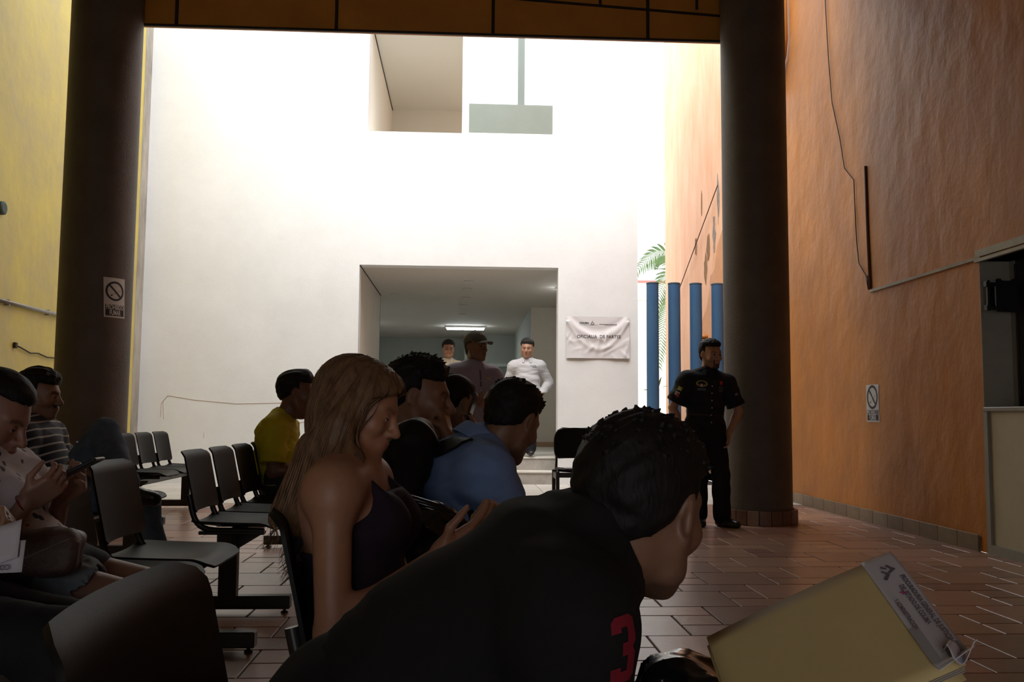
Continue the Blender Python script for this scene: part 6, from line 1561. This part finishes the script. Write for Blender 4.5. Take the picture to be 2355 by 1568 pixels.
# ---- folder in the foreground, held low by the man in the hooded top
def folder():
    A, C, D = A_(0.262, 0.985, 0.766), A_(0.497, 1.055, 0.843), A_(0.486, 0.865, 0.775); ex = C - A; ey = D - C; n = nrm(np.cross(ex, ey)); 
    if n[2] < 0: n = -n
    t = thing('document_folder', 'manila document folder with a white printed label strip, in the foreground', 'folder', tuple(A)); P = lambda u, v, d=0.0: tuple(u * ex + v * ey + n * (d + 0.004 * math.sin(u * 3) - 0.006 * u * u * v))
    m = mat('manila_card', (0.64, 0.49, 0.23), 0.55, var=0.06, vscale=9, bump=0.1, bscale=30); m2 = mat('white_label_film', (0.56, 0.52, 0.54), 0.32, var=0.05, vscale=9)
    MB().slab(lambda u, v: P(u * 0.965, v, 0), 12, 10, 0.0012).build('front_cover', m, t, True)
    MB().slab(lambda u, v: P(-0.004 + u * 0.965, v, -0.010 - 0.006 * v), 12, 10, 0.0012).build('back_cover', m, t, True)
    for k in range(3): MB().slab(lambda u, v: P(0.004 + u * 0.955, 0.006 + v * 0.99, -0.0075 + 0.0024 * k), 6, 6, 0.0008).build('sheet', mat('sheet_paper', (0.42, 0.36, 0.30), 0.7), t)
    def lab_(u, v):
        uu = 0.835 + 0.175 * u; b = 0.0022 + 0.0035 * math.sin(v * 7) * u * 0.4
        if v > 0.93: b += 0.010 * (v - 0.93) / 0.07 * (0.5 + u)
        return P(uu, -0.004 + 1.01 * v, b)
    MB().slab(lab_, 10, 24, 0.0008).build('label_strip', m2, t, True)
    # plastic corner folded over
    mp_ = mat('clear_plastic_corner', (0.50, 0.46, 0.50), 0.12, spec=0.7)
    MB().slab(lambda u, v: P(0.90 + 0.125 * u, 0.90 + 0.11 * v, 0.006 + 0.010 * math.sin(u * 5 + v * 3) + 0.008 * v), 10, 8, 0.0008).build('plastic_corner', mp_, t, True)
    MB().slab(lambda u, v: P(1.0 + 0.035 * u, 0.55 + 0.42 * v, 0.001 - 0.01 * u), 4, 10, 0.0008).build('plastic_edge', mp_, t, True) if False else None
    le, lv = np.linalg.norm(ex), np.linalg.norm(ey); m_t = mat('grey_print', (0.14, 0.11, 0.14), 0.7)
    def mp(u0, v0): return lambda x, y: P(u0 + y / le, v0 + x / lv, 0.0046)      # lettering runs down the strip
    flat_print('label_text', text_mesh('PROCURADURIA GENERAL DE JUSTICIA', 0.009, lv * 0.60, 0.0003), mp(0.972, 0.545), m_t, t)
    flat_print('label_text', text_mesh('DEL ESTADO DE COLIMA', 0.009, lv * 0.36, 0.0003), mp(0.935, 0.50), m_t, t)
    flat_print('label_text', text_mesh('Y ADMINISTRACION', 0.008, lv * 0.27, 0.0002), mp(0.868, 0.545), m_t, t)
    em = merge2d(seg2d(-0.012, 0.002, 0.000, 0.008, 0.004), seg2d(-0.002, 0.010, 0.004, -0.004, 0.004), seg2d(0.004, -0.002, 0.012, -0.010, 0.005), seg2d(-0.004, -0.008, 0.004, -0.002, 0.003), seg2d(-0.012, -0.006, -0.006, 0.0, 0.003))
    flat_print('emblem', em, mp(0.925, 0.175), m_t, t)
    flat_print('pink_tick', merge2d(seg2d(-0.003, -0.004, 0.002, 0.003, 0.0022), seg2d(-0.003, 0.002, 0.003, -0.002, 0.0016)), mp(0.922, 0.385), mat('pink_ink', (0.45, 0.05, 0.20), 0.7), t)
    flat_print('shaded_block', rect2d(-0.055 / 2, -0.006, 0.055 / 2, 0.006), mp(0.855, 0.80), mat('pale_grey_ink', (0.33, 0.30, 0.30), 0.7), t)
    flat_print('stamp_block', rect2d(-0.010, -0.010, 0.010, 0.010), mp(0.955, 0.905), mat('mid_grey_ink', (0.20, 0.18, 0.19), 0.7), t)
    flat_print('stamp_mark', merge2d(*[seg2d(-0.005 + 0.004 * k, -0.005, -0.003 + 0.003 * k, 0.005, 0.0018) for k in range(3)]), (lambda f: (lambda x, y: tuple(np.array(f(x, y)) + n * 0.0006)))(mp(0.955, 0.905)), m_ink, t)
folder()
# ---- papers in the hands at the left edge
def papers():
    J = J_pp; hw, hd, hn, *_ = J['handR']; c = A_(-1.030, 2.110, 0.705)
    t = thing('folded_papers', 'white folded papers held over the brown handbag', 'papers', tuple(c)); m = mat('letter_paper', (0.55, 0.50, 0.53), 0.7)
    ex, ey, n = nrm(A_(0.93, -0.10, 0.36)), nrm(A_(0.10, -0.35, -0.93)), None; n = nrm(np.cross(ey, ex))
    def fn(u, v): return tuple(ex * (0.19 * (u - 0.72)) + ey * (0.085 * (v - 0.5)) + n * (0.006 * math.sin(u * 4)))
    MB().slab(fn, 10, 5, 0.0012).build('front_sheet', m, t, True)
    e2, f2 = nrm(A_(0.98, -0.05, 0.05)), nrm(A_(0.06, -0.3, -0.95))
    def fn2(u, v): return tuple(e2 * (0.20 * (u - 0.70)) + f2 * (0.02 + 0.07 * (v - 0.45)) - n * 0.006)
    MB().slab(fn2, 8, 4, 0.0012).build('back_sheet', m, t, True)
    flat_print('printed_name', text_mesh('COLIMA', 0.016, 0.055, 0.0004), lambda x, y: tuple(e2 * (0.012 - x) + f2 * (0.048 + y) - n * 0.0045 * -1 + n * 0.0), mat('violet_grey_ink', (0.14, 0.11, 0.16), 0.7), t)
papers()
# ---- black glossy purse beside the woman and dark bag by the man in front
m_gl = mat('glossy_black_leather', (0.010, 0.010, 0.010), 0.16, spec=0.6)
t = thing('purse', 'small glossy black purse on the seat between the woman and the backpack', 'purse', (-0.10, 2.42, 0.455))
sdf_obj('purse_body', [U_(BX(A_(-0.11, 2.42, 0.60), rotm(10, 12, 0), (0.10, 0.07, 0.14), 0.05), 0.02), U_(EL(A_(-0.09, 2.40, 0.74), np.eye(3), (0.085, 0.06, 0.04)), 0.04), N_(folds(91, 0.012, 55))], 0.007, m_gl, t)
for k in range(3): MB().tube([(-0.10 + 0.02 * k, -0.05, 0.30), (-0.03 + 0.02 * k, -0.06, 0.335 - 0.012 * k), (0.05 + 0.02 * k, -0.05, 0.31 - 0.012 * k), (0.10 + 0.012 * k, -0.03, 0.255)], 0.009, 8).build('handle_strap', m_gl, t, True)
t = thing('black_bag', 'glossy black bag at the knee of the person in the hooded top', 'bag', (0.29, 1.20, 0.0))
sdf_obj('bag_body', [U_(EL(A_(0.290, 1.176, 0.651), rotm(0, 25, 0), (0.063, 0.085, 0.046)), 0.02), U_(EL(A_(0.277, 1.21, 0.59), np.eye(3), (0.09, 0.10, 0.055)), 0.04), N_(folds(93, 0.010, 80))], 0.006, m_gl, t)
